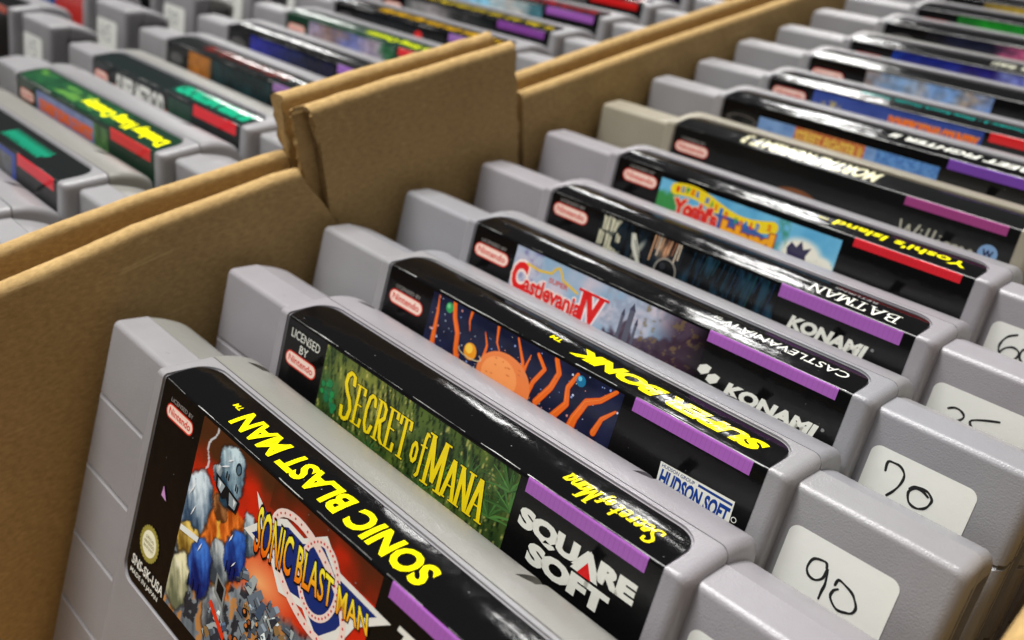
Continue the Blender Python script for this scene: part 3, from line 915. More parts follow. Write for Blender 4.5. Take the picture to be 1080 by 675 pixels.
def L_castle():
    P = base_label(); wear_glint(P, 24, 4)
    oval(P, -35.4, -4.95, 9.7, 2.8)
    def art(U, W):
        n = vnoise(U, W, .25, .3, 41); n2 = vnoise(U, W, 1.1, 1.1, 42)
        C = mixc((.48, .66, .78), (.80, .76, .80), n * 1.3 - .1)
        C = mixc(C, (.45, .40, .62), np.clip((n2 - .45) * 2, 0, 1) * (U < -22))
        C = mixc(C, (.58, .62, .70), np.clip((n2 - .4) * 3, 0, .8) * (U > -6))
        # dark craggy hill and towers at the right
        hill = -9.0 + 3.6 * np.exp(-((U + .2) / 1.2) ** 2) + 2.5 * n2 + np.clip((U - 1) * .45, 0, 7)
        C = mixc(C, mixc((.16, .12, .18), (.40, .34, .40), n2), np.clip((hill - W) * 1.2, 0, 1) * (U > -5))
        C = mixc(C, (.20, .12, .18), np.clip((U - 5) / 5, 0, 1) * .8)
        C = mixc(C, (.50, .42, .25), ((n2 > .66) & (U > 3)) * .6)
        C = mixc(C, (.05, .03, .05), np.clip((U - 12.5) / 3.5, 0, 1) * .95)
        return C
    P.grid(-29.2, 16.0, -13, -.7, art, .3, 1)
    for (a, b, h) in ((-1.5, .35, 5.5), (.2, .6, 7.0), (1.7, .3, 4.8)):
        P.rect(a - b, a + b, -10, -10 + h, (.36, .36, .42), 2); P.poly([(a - b - .1, -10 + h), (a + b + .1, -10 + h), (a, -10 + h + 1.4)], (.28, .28, .36), 2.2)
    rd, ol = (.85, .13, .13), (.96, .88, .84)
    P.text('C', -28.9, -25.0, -9.4, -3.4, rd, bold=.05, layer=3, outline=ol, ow=.07)
    P.text('astlevania', -25.4, -10.6, -9.0, -5.4, rd, bold=.035, layer=3, outline=ol, ow=.06)
    P.text('SUPER', -19.6, -14.8, -5.0, -4.0, (.80, .30, .25), bold=.02, layer=3)
    P.text('IV', -11.2, -5.9, -9.2, -3.5, rd, bold=.06, layer=3, outline=(.95, .9, .9), ow=.06)
    P.rect(-12.2, -5.0, -3.75, -3.25, rd, 3.4); P.rect(-11.8, -8.9, -9.55, -9.0, rd, 3.4)
    P.stroke([(-25.8, -9.9), (-21, -10.6), (-16, -10.2)], (.88, .74, .28), .22, layer=2.4)
    P.stroke([(-25.6, -3.4), (-22.5, -3.7), (-19.4, -3.2), (-18.6, -2.0), (-17.8, -1.6), (-17.0, -2.4), (-16.4, -3.5), (-14.0, -4.1), (-12.4, -4.6)], (.88, .74, .28), .26, layer=2.4)
    bar(P, PURPLE, 15.7, 39.0, -2.2, -.05)
    for (a, b) in ((16.9, -7.0), (18.9, -7.9)):
        P.poly([(a - 1.0, b + .5), (a + .2, b + 1.1), (a + 1.2, b + .9), (a + .9, b - .2), (a - .2, b - .9), (a - 1.2, b - .5)], W_, 2.4)
    konami(P, 21.4, 38.2, -9.4, -7.0)
    P.text('CASTLEVANIA IV', 15.6, 38.4, 3.0, 5.2, W_, flip=True, bold=.0, layer=3)
    P.text('TM', 13.7, 15.1, 4.0, 5.0, W_, flip=True, layer=3)
    return P

def L_bat():
    P = base_label(); wear_glint(P, 34, 5, 1.1)
    oval(P, -35.0, -3.4, 9.9, 2.8)
    def art(U, W):
        n = vnoise(U, W, .9, .25, 51); n2 = vnoise(U, W, .35, .5, 52)
        C = mixc((.02, .03, .04), (.09, .17, .22), np.clip(n * 1.6 - .45, 0, 1))
        C = mixc(C, (.80, .79, .68), ((n2 > .48) & (U < -20) & (U > -26)) * np.clip((n - .35) * 3.2, 0, .9))
        C = mixc(C, (.78, .78, .72), ell(U, W, -15.8, -5.0, .8, 3.2, .5, -.5) * .7)
        C = mixc(C, (.85, .64, .48), ell(U, W, -9.4, -3.0, 3.1, 3.0, .8) * np.clip((vnoise(U, W, 1.2, .2, 55) - .35) * 3, 0, .95))
        C = mixc(C, (.05, .06, .07), ell(U, W, -8.6, -7.0, 2.3, 2.1, .3))
        C = mixc(C, (.55, .53, .50), (ell(U, W, -8.6, -7.0, 2.6, 2.4, .2) - ell(U, W, -8.6, -7.0, 2.3, 2.1, .2)) * .6)
        C = mixc(C, (.12, .26, .34), np.clip((n - .5) * 3, 0, .7) * (U > -4))
        return C
    P.grid(-26.6, 16.2, -11, -.7, art, .3, 1)
    r = random.Random(8); clip = (-26.6, 16.2, -11, -.7)
    for (a, b, w_, h_) in ((-25.0, -2.3, .9, 1.6), (-22.8, -2.2, 1.0, 1.5), (-25.6, -5.6, .8, 1.6), (-23.6, -5.9, .9, 1.7), (-21.3, -4.4, .6, 1.0), (-22.0, -7.6, .8, 1.0), (-25.5, -8.8, 1.0, 1.0)):
        P.poly([(a - w_ * r.uniform(.6, 1), b - h_), (a + w_ * r.uniform(.5, 1), b - h_ * .8), (a + w_ * .8, b + h_ * r.uniform(.5, 1)), (a - w_, b + h_)], (.80, .79, .68), 2, clip)
        P.stroke([(a - .2, b - h_), (a + .1, b + h_)], (.10, .11, .12), .10, layer=2.5, clip=clip)
    P.poly([(-18.2, -2.2), (-17.2, -2.0), (-15.0, -6.2), (-14.2, -8.8), (-15.4, -7.8), (-17.6, -4.8)], (.80, .80, .74), 2, clip)
    P.stroke([(-17.0, -3.4), (-14.4, -7.6)], (.12, .12, .13), .12, layer=2.4, clip=clip)
    for i in range(11):
        a = -12.2 + i * .62 + r.uniform(-.2, .2)
        P.stroke([(a, -.8), (a - .3 + r.uniform(-.2, .2), -3.0 - r.uniform(0, 3))], r.choice([(.86, .66, .50), (.90, .82, .72), (.62, .40, .28), (.30, .18, .12)]), .13, layer=2, clip=clip)
    P.circ(-8.4, -7.0, 2.7, (.62, .60, .56), 2.2, n=20, clip=clip); P.circ(-8.4, -7.05, 2.45, (.04, .05, .06), 2.4, n=20, clip=clip)
    P.circ(-9.2, -6.1, .7, (.16, .17, .19), 2.6, n=10, clip=clip)
    for i in range(14):
        a = -3 + i * 1.35 + r.uniform(-.4, .4)
        P.stroke([(a + .6, -.9), (a - .2, -4 - r.uniform(0, 5))], (.10, .22 + r.uniform(-.05, .08), .30), .07, layer=2, clip=clip)
    bar(P, PURPLE, 16.1, 39.1, -2.7, -.05)
    konami(P, 19.4, 34.6, -7.4, -4.9)
    nib_text(P, [(ch, 2.7, 2.75) for ch in 'BATMAN'], 0, 0, 1.02, W_, .17, .08, flip=(37.0, 4.0), layer=3)
    P.text('RETURNS', 23.5, 31.5, 5.3, 6.2, (.6, .6, .6), flip=True, layer=3)
    return P

def L_island():
    P = base_label(); wear_glint(P, 30, 6)
    oval(P, -34.0, -3.6, 9.8, 2.8)
    def art(U, W):
        n = vnoise(U, W, .3, .3, 61); n2 = vnoise(U, W, .9, .9, 62)
        C = mixc((.30, .60, .78), (.48, .76, .88), n)
        C = mixc(C, (.93, .92, .86), ell(U, W, 8.5, -7.5, 5.5, 4.2, .3) * 1.0)
        C = mixc(C, (.93, .92, .86), ell(U, W, 13.5, -8.5, 3.0, 2.8, .3) * 1.0)
        C = mixc(C, (.22, .55, .28), np.clip((-4.5 - W + 2 * n2) * .8, 0, 1) * (U < -22.5))
        C = mixc(C, (.20, .50, .26), np.clip(n2 * 1.6 - .6, 0, 1) * (U > 1) * (U < 5))
        return C
    P.grid(-28.2, 15.9, -11, -1.6, art, .3, 1)
    wave = lambda t: -3.6 + 1.2 * math.sin(t * PI * 1.9 + .5) - .6 * t
    pts = [(-24.0 + 25 * i / 24, wave(i / 24)) for i in range(25)]
    P.stroke(pts, (.93, .82, .14), 1.35, layer=2)
    cols = [(.85, .2, .15), (.15, .45, .75), (.2, .6, .3), (.9, .5, .1), (.15, .45, .75)]
    r = random.Random(3); k = 0
    s = 'SUPER MARIO WORLD 2'
    for i, ch in enumerate(s):
        if ch == ' ': continue
        t = (i + .5) / len(s); u = -24.0 + 25 * t; v = wave(t)
        P.text(ch, u - .45, u + .45, v - .72, v + .66, cols[i % 5], bold=.09, layer=3)
    P.circ(-9, -9.5, 12.5, (.22, .36, .62), 1.9, n=40, ry=4.6, clip=(-28.2, 15.9, -11, -1.6))
    wv = lambda U, W: (U, W + .55 * np.sin((U + 23) * .28))
    P.text("Yoshi's", -23.6, -11.8, -8.8, -4.7, (.85, .17, .14), bold=.07, layer=3.4, outline=(.95, .80, .62), ow=.05, warp=wv)
    P.text("Island", -10.6, 2.2, -9.7, -5.5, (.95, .66, .12), bold=.07, layer=3.4, outline=(.62, .22, .10), ow=.05, warp=wv)
    P.poly([(5.2, -6.6), (6.0, -5.2), (7.2, -6.0), (8.0, -4.4), (8.8, -6.0), (10.4, -5.2), (9.6, -7.2), (10.4, -9.4), (6.2, -9.6)], (.20, .18, .30), 2)
    bar(P, RED, 18.1, 38.9, -1.95, -.05)
    P.text("Yoshi's Island", 11.8, 38.2, 2.0, 4.8, (.93, .88, .10), flip=True, bold=.025, layer=3)
    P.text('TM', 8.6, 10.6, 2.9, 3.8, (.8, .75, .15), flip=True, layer=3)
    return P

def L_kombat():
    P = base_label((.075, .078, .078)); wear_glint(P, 20, 7, .5)
    oval(P, -35.2, -4.9, 9.8, 2.7)
    P.circ(-5.6, -9.0, 6.2, (.50, .30, .16), 2, n=24, ry=2.9); P.circ(-5.6, -9.4, 5.2, (.34, .19, .10), 2.3, n=24, ry=2.3)
    bar(P, (.62, .27, .50), 18.2, 38.9, -2.2, -.05)
    nib_text(P, [('W', 3.6, 4.2), ('i', 3.3, 1.3), ('l', 3.3, 1.3), ('l', 3.3, 1.3), ('i', 3.3, 1.3), ('a', 3.3, 2.0), ('m', 3.3, 2.9), ('s', 3.3, 1.8)], 18.2, -8.9, 1.0, (.70, .69, .62), .20, .12, shear=.12, layer=3)
    P.circ(36.8, -6.6, 1.9, (.48, .62, .78), 2, n=24); P.text('W', 35.7, 37.9, -7.4, -5.8, (.12, .16, .3), bold=.05, layer=3)
    P.text('MORTAL KOMBAT 3', -23.6, 10.2, .9, 6.3, (.86, .84, .70), flip=True, bold=.035, layer=3)
    return P

def L_street():
    P = base_label(); wear_glint(P, 30, 8)
    P.circ(-34.8, -4.6, 4.4, (.35, .33, .32), 2, n=24, ry=1.3); P.circ(-34.8, -4.6, 3.9, (.12, .12, .12), 2.4, n=24, ry=1.0)
    def art(U, W):
        n = vnoise(U, W, .5, .5, 71); n2 = vnoise(U, W, 1.4, 1.6, 72)
        C = mixc((.36, .50, .72), (.52, .66, .84), n)
        C = mixc(C, mixc((.70, .20, .16), (.88, .70, .36), n2), ((U > -19.5) & (U < -1)) * 1.0)
        C = mixc(C, mixc((.20, .38, .66), (.45, .66, .88), n2), (U > 2) * 1.0)
        return C
    P.grid(-29.8, 16.8, -8, -2.6, art, .35, 1)
    P.text('STREET FIGHTER II', -19.0, -1.6, -6.0, -3.2, (.90, .76, .34), bold=.04, layer=2.5, outline=(.6, .12, .1))
    bar(P, (.46, .28, .66))
    P.text('STREET FIGHTER II', 2.4, 38.9, 2.6, 5.2, W_, flip=True, bold=.035, shear=.2, layer=3)
    return P

def L_kong3():
    P = base_label(); wear_glint(P, 20, 9)
    oval(P, -34.6, -3.2, 10.2, 2.7, False)
    def art(U, W):
        n = vnoise(U, W, .3, .3, 81)
        C = mixc((.17, .24, .52), (.27, .36, .66), n)
        C = mixc(C, (.72, .66, .42), ell(U, W, -22, -3.4, 3.4, 1.3, .5) * (vnoise(U, W, 1.2, 1.2, 82) > .48))
        return C
    P.grid(-27.6, 16.9, -8, -.6, art, .4, 1)
    P.text('DONKEY KONG COUNTRY', -6.2, 16.2, -5.2, -2.2, (.95, .40, .10), bold=.06, layer=3, outline=(.9, .68, .2), ow=.04)
    bar(P, (.86, .17, .18))
    P.text("Donkey Kong Country 3 - Dixie Kong's Double Trouble!", -17, 38.8, 3.6, 5.9, (.12, .62, .58), flip=True, bold=.02, layer=3)
    return P

def blurred_line(P, u0, u1, v0, v1, c, seed, gap=5):
    """a line of print the photograph is too blurred to read: upright strokes, no letters"""
    r = random.Random(seed); u = u0 + .4; k = 0
    while u < u1 - .6:
        w_ = r.uniform(.35, .7); a = v0 + r.uniform(0, .25) * (v1 - v0); b = v1 - r.uniform(0, .2) * (v1 - v0)
        P.stroke([(u, a), (u + r.uniform(-.3, .3), b)], c, w_ * .6, layer=3)
        if r.random() < .6: P.stroke([(u, r.choice([a, b, (a + b) / 2])), (u + 1.1, r.choice([a, b, (a + b) / 2]))], c, .28, layer=3)
        k += 1
        u += r.uniform(1.0, 1.7) + (1.4 if k % gap == 0 else 0)

def generic(seed, artcols, barc, top=None, front=None, base=BLACK, ov=True, oc=None, artrange=(-28, 16.4)):
    """a printed label: black wrap, a picture strip, a coloured bar and titles"""
    P = base_label(base); wear_glint(P, 18, seed + 50)
    if ov: oval(P, -35.0, -4.4, 9.8, 2.8, False)
    else:
        P.circ(-35.0, -4.4, 4.4, (.33, .32, .32), 2, n=24, ry=1.6)
    if artcols:
        def art(U, W):
            n = vnoise(U, W, .22, .35, seed + 3); n2 = vnoise(U, W, .8, .8, seed + 4)
            k = len(artcols) - 1
            t = np.clip((U - artrange[0]) / (artrange[1] - artrange[0]) + (n - .5) * .35, 0, .999) * k
            i = t.astype(int); f = t - i
            A = np.array(artcols)
            C = A[i] * (1 - f[..., None]) + A[i + 1] * f[..., None]
            return C * (.75 + .5 * n2[..., None])
        P.grid(artrange[0], artrange[1], -14, -.7, art, .45, 1)
    if barc: bar(P, barc)
    if top:
        t, u0, u1, c, bold = top
        if t: P.text(t, u0, u1, 1.8, 5.6, c, flip=True, bold=bold, layer=3)
        else: blurred_line(P, u0, u1, 2.2, 5.4, c, seed)
    if front:
        t, u0, u1, v0, v1, c, o = front
        if t: P.text(t, u0, u1, v0, v1, c, bold=.04, layer=3, outline=o)
        else: P.circ((u0 + u1) / 2, (v0 + v1) / 2, (u1 - u0) / 2, c, 3, n=18)
    return P

PUR2 = (.50, .30, .68)
def L_top_art(P, u0, u1, fn, step=.4):
    P.grid(u0, u1, 1.0, 7.6, fn, step, 1)

def L_jungle():
    P = base_label((.09, .20, .14)); wear_glint(P, 10, 90)
    oval(P, -35.0, -4.6, 9.8, 2.9, False)
    def art(U, W):
        n = vnoise(U, W, .35, .35, 91); n2 = vnoise(U, W, .15, .6, 92)
        C = mixc((.06, .15, .12), (.16, .40, .22), n)
        C = mixc(C, (.42, .62, .25), np.clip((n2 - .58) * 5, 0, .7))
        return C
    P.grid(-40, 16.5, .9, 7.2, art, .45, 1)
    def art2(U, W):
        n = vnoise(U, W, .4, .4, 93)
        C = mixc((.40, .46, .66), (.55, .60, .75), n)
        C = mixc(C, mixc((.12, .26, .14), (.45, .65, .35), n), (U > 8.5) * 1.0)
        return C
    P.grid(-28, 16.5, -12, -1.4, art2, .45, 1)
    P.text('DONKEY KONG COUNTRY', -26, 8, -6.4, -3.2, (.93, .42, .12), bold=.07, layer=3, outline=(.85, .3, .1), ow=.03)
    bar(P, (.90, .20, .20), v0=-3.0)
    P.text('Donkey Kong Country', -4.5, 39, 1.6, 6.2, (.96, .95, .05), flip=True, bold=.06, layer=3)
    return P

def L_rescue():
    P = base_label((.10, .13, .13)); wear_glint(P, 14, 95)
    oval(P, -36, -4.6, 8.6, 2.9, False)
    P.text('SUPER METROID', -26, 2.5, -8.4, -1.8, (.93, .93, .90), bold=.03, layer=3, outline=(.55, .55, .55), ow=.02)
    P.circ(-27.2, -6.2, 1.2, (.80, .42, .22), 2, n=10); P.circ(3.8, -6.2, 1.2, (.80, .40, .20), 2, n=10)
    P.grid(5, 17, -12, -1.2, lambda U, W: mixc((.10, .22, .18), (.14, .30, .22), vnoise(U, W, .3, .3, 96)), .6, 1)
    bar(P, (.90, .16, .20), v0=-3.0)
    P.rect(3, 39.5, 1.4, 6.6, (.10, .26, .22), 1)
    P.text('SUPER METROID', 4, 39, 1.8, 6.2, (.08, .62, .46), flip=True, bold=.08, layer=3)
    return P

# ------------------------------------------------------------------ price stickers
STROKES = {
 '90': [[[52.33, -9.9], [52.1, -9.3], [51.56, -9.2], [50.29, -9.65], [49.91, -11.14], [50.43, -12.08], [51.46, -12.25], [52.33, -11.4], [52.5, -10.0], [52.88, -11.92], [52.81, -13.18], [52.8, -14.35]], [[54.1, -11.35], [54.31, -10.45], [55.37, -10.67], [56.4, -11.1], [57.01, -11.7], [57.6, -12.7], [57.4, -13.6], [56.68, -14.04], [55.39, -14.3], [54.15, -13.29], [54.16, -12.22], [54.65, -11.68]]],
 '70': [[[48.81, -9.66], [48.71, -8.23], [49.7, -8.0], [50.6, -8.1], [51.4, -8.8], [51.6, -9.7], [51.4, -10.9], [50.9, -12.1], [50.28, -13.09]], [[52.89, -10.53], [53.4, -9.95], [54.05, -9.73], [54.9, -9.7], [55.54, -9.86], [56.26, -10.59], [56.2, -11.4], [55.9, -12.1], [55.3, -12.6], [54.65, -12.81], [53.9, -12.7], [53.3, -12.2], [52.93, -11.01], [53.62, -10.13], [54.6, -10.0], [55.63, -10.46]]],
 '25': [[[49.13, -10.06], [49.9, -9.6], [50.69, -9.54], [51.5, -9.9], [51.8, -10.5], [51.3, -11.3], [50.45, -11.9], [49.4, -13.6], [49.0, -14.4], [50.4, -14.0], [52.0, -14.3]], [[56.89, -8.81], [54.88, -9.5], [53.05, -10.39], [53.2, -11.2], [54.16, -11.87], [55.6, -12.4], [56.1, -13.4], [55.0, -14.4], [53.4, -14.3]]],
 '60': [[[50.32, -7.7], [49.12, -8.44], [48.5, -9.4], [48.25, -10.4], [48.33, -11.18], [48.7, -11.87], [49.26, -12.3], [50.0, -12.5], [50.8, -12.3], [51.46, -11.8], [51.74, -10.9], [51.34, -10.3], [50.37, -10.06], [49.31, -10.64], [48.7, -11.6]], [[52.9, -9.5], [52.1, -9.8], [51.9, -10.6], [52.1, -11.5], [53.0, -12.1], [53.9, -11.8], [54.2, -10.9], [54.0, -10.0], [53.3, -9.5], [52.7, -9.6]]],
 '45': [[[49.5, -8.4], [49.1, -11.2], [51.8, -11.2]], [[51.4, -9.2], [51.3, -13.6]], [[56.6, -8.6], [53.8, -8.7], [53.6, -10.6], [55.4, -10.7], [56.3, -11.9], [55.4, -13.3], [53.6, -13.1]]],
 '20': [[[49.3, -9.4], [50.4, -8.6], [51.5, -9.4], [50.9, -10.9], [49.2, -12.8], [51.8, -12.9]], [[54.4, -8.8], [53.4, -10.2], [53.7, -12.2], [54.9, -12.8], [56.0, -11.6], [55.9, -9.8], [54.8, -8.8]]],
 '15': [[[50.2, -8.8], [50.0, -12.9]], [[56.0, -8.6], [53.4, -8.7], [53.2, -10.4], [55.0, -10.5], [55.9, -11.7], [55.0, -12.9], [53.2, -12.8]]],
}
def sticker(txt, u0=45.8, u1=61.6, v0=-18.4, v1=-6.4):
    P = Print()
    P.poly(outline(u0, u1, v0, v1, 1.5, 1.5), (0.91, 0.915, 0.89), 0)
    ink = (0.07, 0.07, 0.075)
    for st in STROKES[txt]:
        q = [st[0]] + st + [st[-1]]; S_ = []
        for i in range(1, len(q) - 2):
            p0, p1, p2, p3 = (np.array(q[i + k]) for k in (-1, 0, 1, 2))
            for t in (0, .25, .5, .75):
                S_.append(tuple(.5 * (2 * p1 + (p2 - p0) * t + (2 * p0 - 5 * p1 + 4 * p2 - p3) * t * t + (3 * p1 - p0 - 3 * p2 + p3) * t ** 3)))
        S_.append(tuple(st[-1]))
        for i in range(len(S_) - 1):
            P.stroke([S_[i], S_[i + 1]], ink, 0.185 + .03 * math.sin(i * .7), layer=2)
    return P.finish('price_sticker', lambda u, v, o: (u, 3.2 - 0.10 - o, CR + v), cut=False)

# ------------------------------------------------------------------ cartridges
def set_mat(o, m):
    o.material_slots[0].link = 'OBJECT'; o.material_slots[0].material = m

ME_FRONT.materials.append(M_GREY); ME_BACK.materials.append(M_GREY)
proto = None
def cartridge(X, Yt, Zt, rx, rz, P, label, group, price=None, fm=M_GREY, bm_=M_GREY, sticker_label=None):
    """X, Yt, Zt: the place of the front top edge (mm), rx: lean, rz: turn"""
    global proto
    if proto is None:
        r = bpy.data.objects.new('game_cartridge', None); col.objects.link(r); r.empty_display_size = .01
        a = link('front_shell', ME_FRONT, r); b = link('back_shell', ME_BACK, r)
        proto = (r, a, b)
    else:
        r = proto[0].copy(); col.objects.link(r)
        a = proto[1].copy(); a.parent = r; col.objects.link(a)
        b = proto[2].copy(); b.parent = r; col.objects.link(b)
    set_mat(a, fm); set_mat(b, bm_)
    R = Matrix.Rotation(rx, 3, 'X') @ Matrix.Rotation(rz, 3, 'Z')
    top = Vector((X, Yt, Zt + ZO))
    r.location = (top - R @ Vector((0, 0, 86))) * MM
    r.rotation_euler = R.to_euler()
    me = P.finish('cover_label', wrapb)
    me.materials.append(M_PRINT)
    link('cover_label', me, r)
    if price:
        ms = sticker(price); ms.materials.append(M_PAPER)
        s = link('price_sticker', ms, r)
        if sticker_label: s['label'] = sticker_label
    r['label'] = label; r['category'] = 'game cartridge'; r['group'] = group
    return r

GF = 'cartridges standing in the right-hand box'
GM = 'cartridges standing in the middle row'
GL = 'cartridges standing in the far left row'
CAM = {"R": [[0.698632, 0.715201, -0.020037], [0.375943, -0.390773, -0.840216], [-0.608753, 0.579469, -0.541882]], "c": [85.242, -4.839, 78.492], "f": 966.19}
FC = [[1.89, 36.55, -6.83, -0.4389, -0.0079], [0.76, 60.73, -6.71, -0.3879, -0.0005], [0.23, 84.1, -6.29, -0.4009, 0.0053], [0.47, 106.19, -5.62, -0.3797, 0.0087], [0.05, 128.41, -6.08, -0.3313, -0.0067], [-0.16, 151.15, -4.87, -0.3205, -0.002], [-0.68, 172.78, -3.42, -0.2538, -0.0122], [-1.33, 193.87, -2.08, -0.2276, -0.0185], [-1.09, 215.05, -1.99, -0.2206, -0.0162], [-0.76, 235.93, -0.76, -0.2108, 0.0017], [0.26, 257.02, -0.58, -0.2096, -0.0003], [0.01, 278.09, 0.38, -0.2035, -0.0005], [0.41, 299.09, 1.0, -0.2, -0.0021], [0, 320.2, 1.0, -.2, 0], [0.3, 341.4, 1.0, -.2, 0], [0, 362.5, 1.0, -.2, 0]]
mk = lambda *a, **k: (lambda: generic(*a, **k))
FR = [
 (L_blast, 'frontmost cartridge, yellow title along its top edge, red orange picture with star logo', '20', M_GREY, M_WARM),
 (L_mana, 'cartridge with tall gold serif title over a dark green jungle picture', '20', M_LILAC, M_LILAC),
 (L_space, 'cartridge with orange tentacles and planets on a starry dark blue picture, price sticker 90', '90', M_GREY, M_COOL),
 (L_castle, 'cartridge with red gothic title on a misty pale blue picture, price sticker 70', '70', M_COOL, M_GREY),
 (L_bat, 'cartridge with nearly black picture strip, purple bar and white serif title, price sticker 25', '25', M_LILAC, M_LILAC),
 (L_island, 'cartridge with red bar and cartoon lettering on bright sky picture, price sticker 60', '60', M_LILAC, M_GREY),
 (L_kombat, 'yellowed beige cartridge with plain black label and dull pink bar', '45', M_BEIGE, M_BEIGE),
 (L_street, 'cartridge with white slanted title and violet bar, directly behind the yellowed beige one', '15', M_GREY, M_GREY),
 (L_kong3, 'cartridge with orange block title on a blue strip, teal title line and red bar', '20', M_GREY, M_GREY),
 (mk(101, [(.55, .50, .48), (.50, .64, .80), (.60, .60, .62), (.45, .60, .80), (.62, .56, .50), (.42, .56, .80)], None, None, ('C', 19.5, 23.5, -3.6, -1.2, (.55, .78, .86), None), artrange=(-24, 10)), 'cartridge with pale blue and tan picture strip and pale blue round maker mark', '45', M_GREY, M_GREY),
 (mk(102, [(.10, .25, .62), (.08, .12, .45), (.12, .16, .52), (.14, .10, .40), (.50, .55, .80), (.55, .12, .22)], PUR2, (None, -2, 34, (.78, .78, .70), .02), None), 'cartridge with deep blue picture ending in a dark red patch', '20', M_GREY, M_WARM),
 (mk(103, [(.08, .08, .10), (.12, .13, .22), (.10, .11, .18), (.75, .35, .50), (.14, .15, .22), (.10, .11, .16)], PUR2, None, None, ov=False), 'cartridge with dark slate picture and one small pink spot', '15', M_GREY, M_GREY),
 (mk(104, [(.10, .40, .14), (.12, .55, .16), (.10, .50, .16), (.70, .72, .60), (.08, .45, .15)], (.2, .55, .3), None, None), 'cartridge with bright green picture strip', '20', M_GREY, M_GREY),
 (mk(105, [(.5, .42, .16), (.78, .66, .24), (.66, .56, .24), (.35, .2, .14)], RED, (None, 0, 20, (.78, .66, .24), .05), None), 'cartridge with mustard yellow picture strip near the back of the box', '45', M_GREY, M_GREY),
 (mk(106, [(.3, .3, .35), (.4, .4, .5)], PUR2, None, None), 'cartridge with grey picture strip, second from the back of the right-hand box', '15', M_GREY, M_GREY),
 (mk(107, [(.2, .3, .35), (.2, .2, .3)], PUR2, None, None), 'cartridge with dark teal picture strip, last in the right-hand box', '15', M_GREY, M_GREY),
]
for (fn, lab, pr, fm, bm_), p in zip(FR, FC):
    cartridge(*p, fn(), lab, GF, pr, fm, bm_)

# ---- middle row
X2 = -148.9; Z2 = 1.5
def B_teal():
    P = base_label((.10, .11, .11)); wear_glint(P, 30, 111)
    oval(P)
    P.grid(-28, 17, -12, -.9, lambda U, W: mixc((.20, .28, .60), mixc((.30, .26, .18), (.45, .50, .60), vnoise(U, W, .5, .5, 112)), ((U < 14.5) & (W < -2)) * 1.0), .45, 1)
    bar(P, (.88, .20, .24), v0=-2.9)
    P.text('Donkey Kong', -6, 24, 1.8, 5.8, (.08, .50, .38), flip=True, bold=.05, shear=.2, layer=3) if False else None
    for w0, w1 in ((3, 14.5), (16.5, 25)):          # brush script title, unreadable in the photograph
        u = w0; r = random.Random(w0)
        while u < w1:
            P.stroke([(u, 2.2), (u + .9, 5.6), (u + 1.3, 2.4 + r.random()), (u + 1.9, 4.4)], (.08, .50, .38), .42, layer=3)
            u += 1.9
    return P
def B_brown():
    P = base_label((.11, .12, .12)); wear_glint(P, 10, 113)
    P.circ(-35.2, -4.6, 3.8, (.34, .34, .34), 2, n=20, ry=1.6)
    P.grid(-28, 17, -12, -.9, lambda U, W: mixc(mixc((.55, .34, .12), (.80, .50, .20), vnoise(U, W, .5, .5, 114)), mixc((.06, .10, .11), (.12, .26, .28), vnoise(U, W, .3, .3, 115)), np.clip((U + 16) / 2, 0, 1)), .45, 1)
    P.rect(-27, 0, -8.2, -7, (.6, .12, .14), 2)
    bar(P, (.62, .46, .70))
    blurred_line(P, -24, 20, 2.2, 6.0, (.45, .13, .10), 4)
    return P
def B_blue():
    P = generic(120, [(.14, .16, .55), (.12, .14, .48), (.10, .14, .32), (.07, .09, .16), (.08, .08, .2)], (.62, .42, .76), None, None, ov=False)
    return P
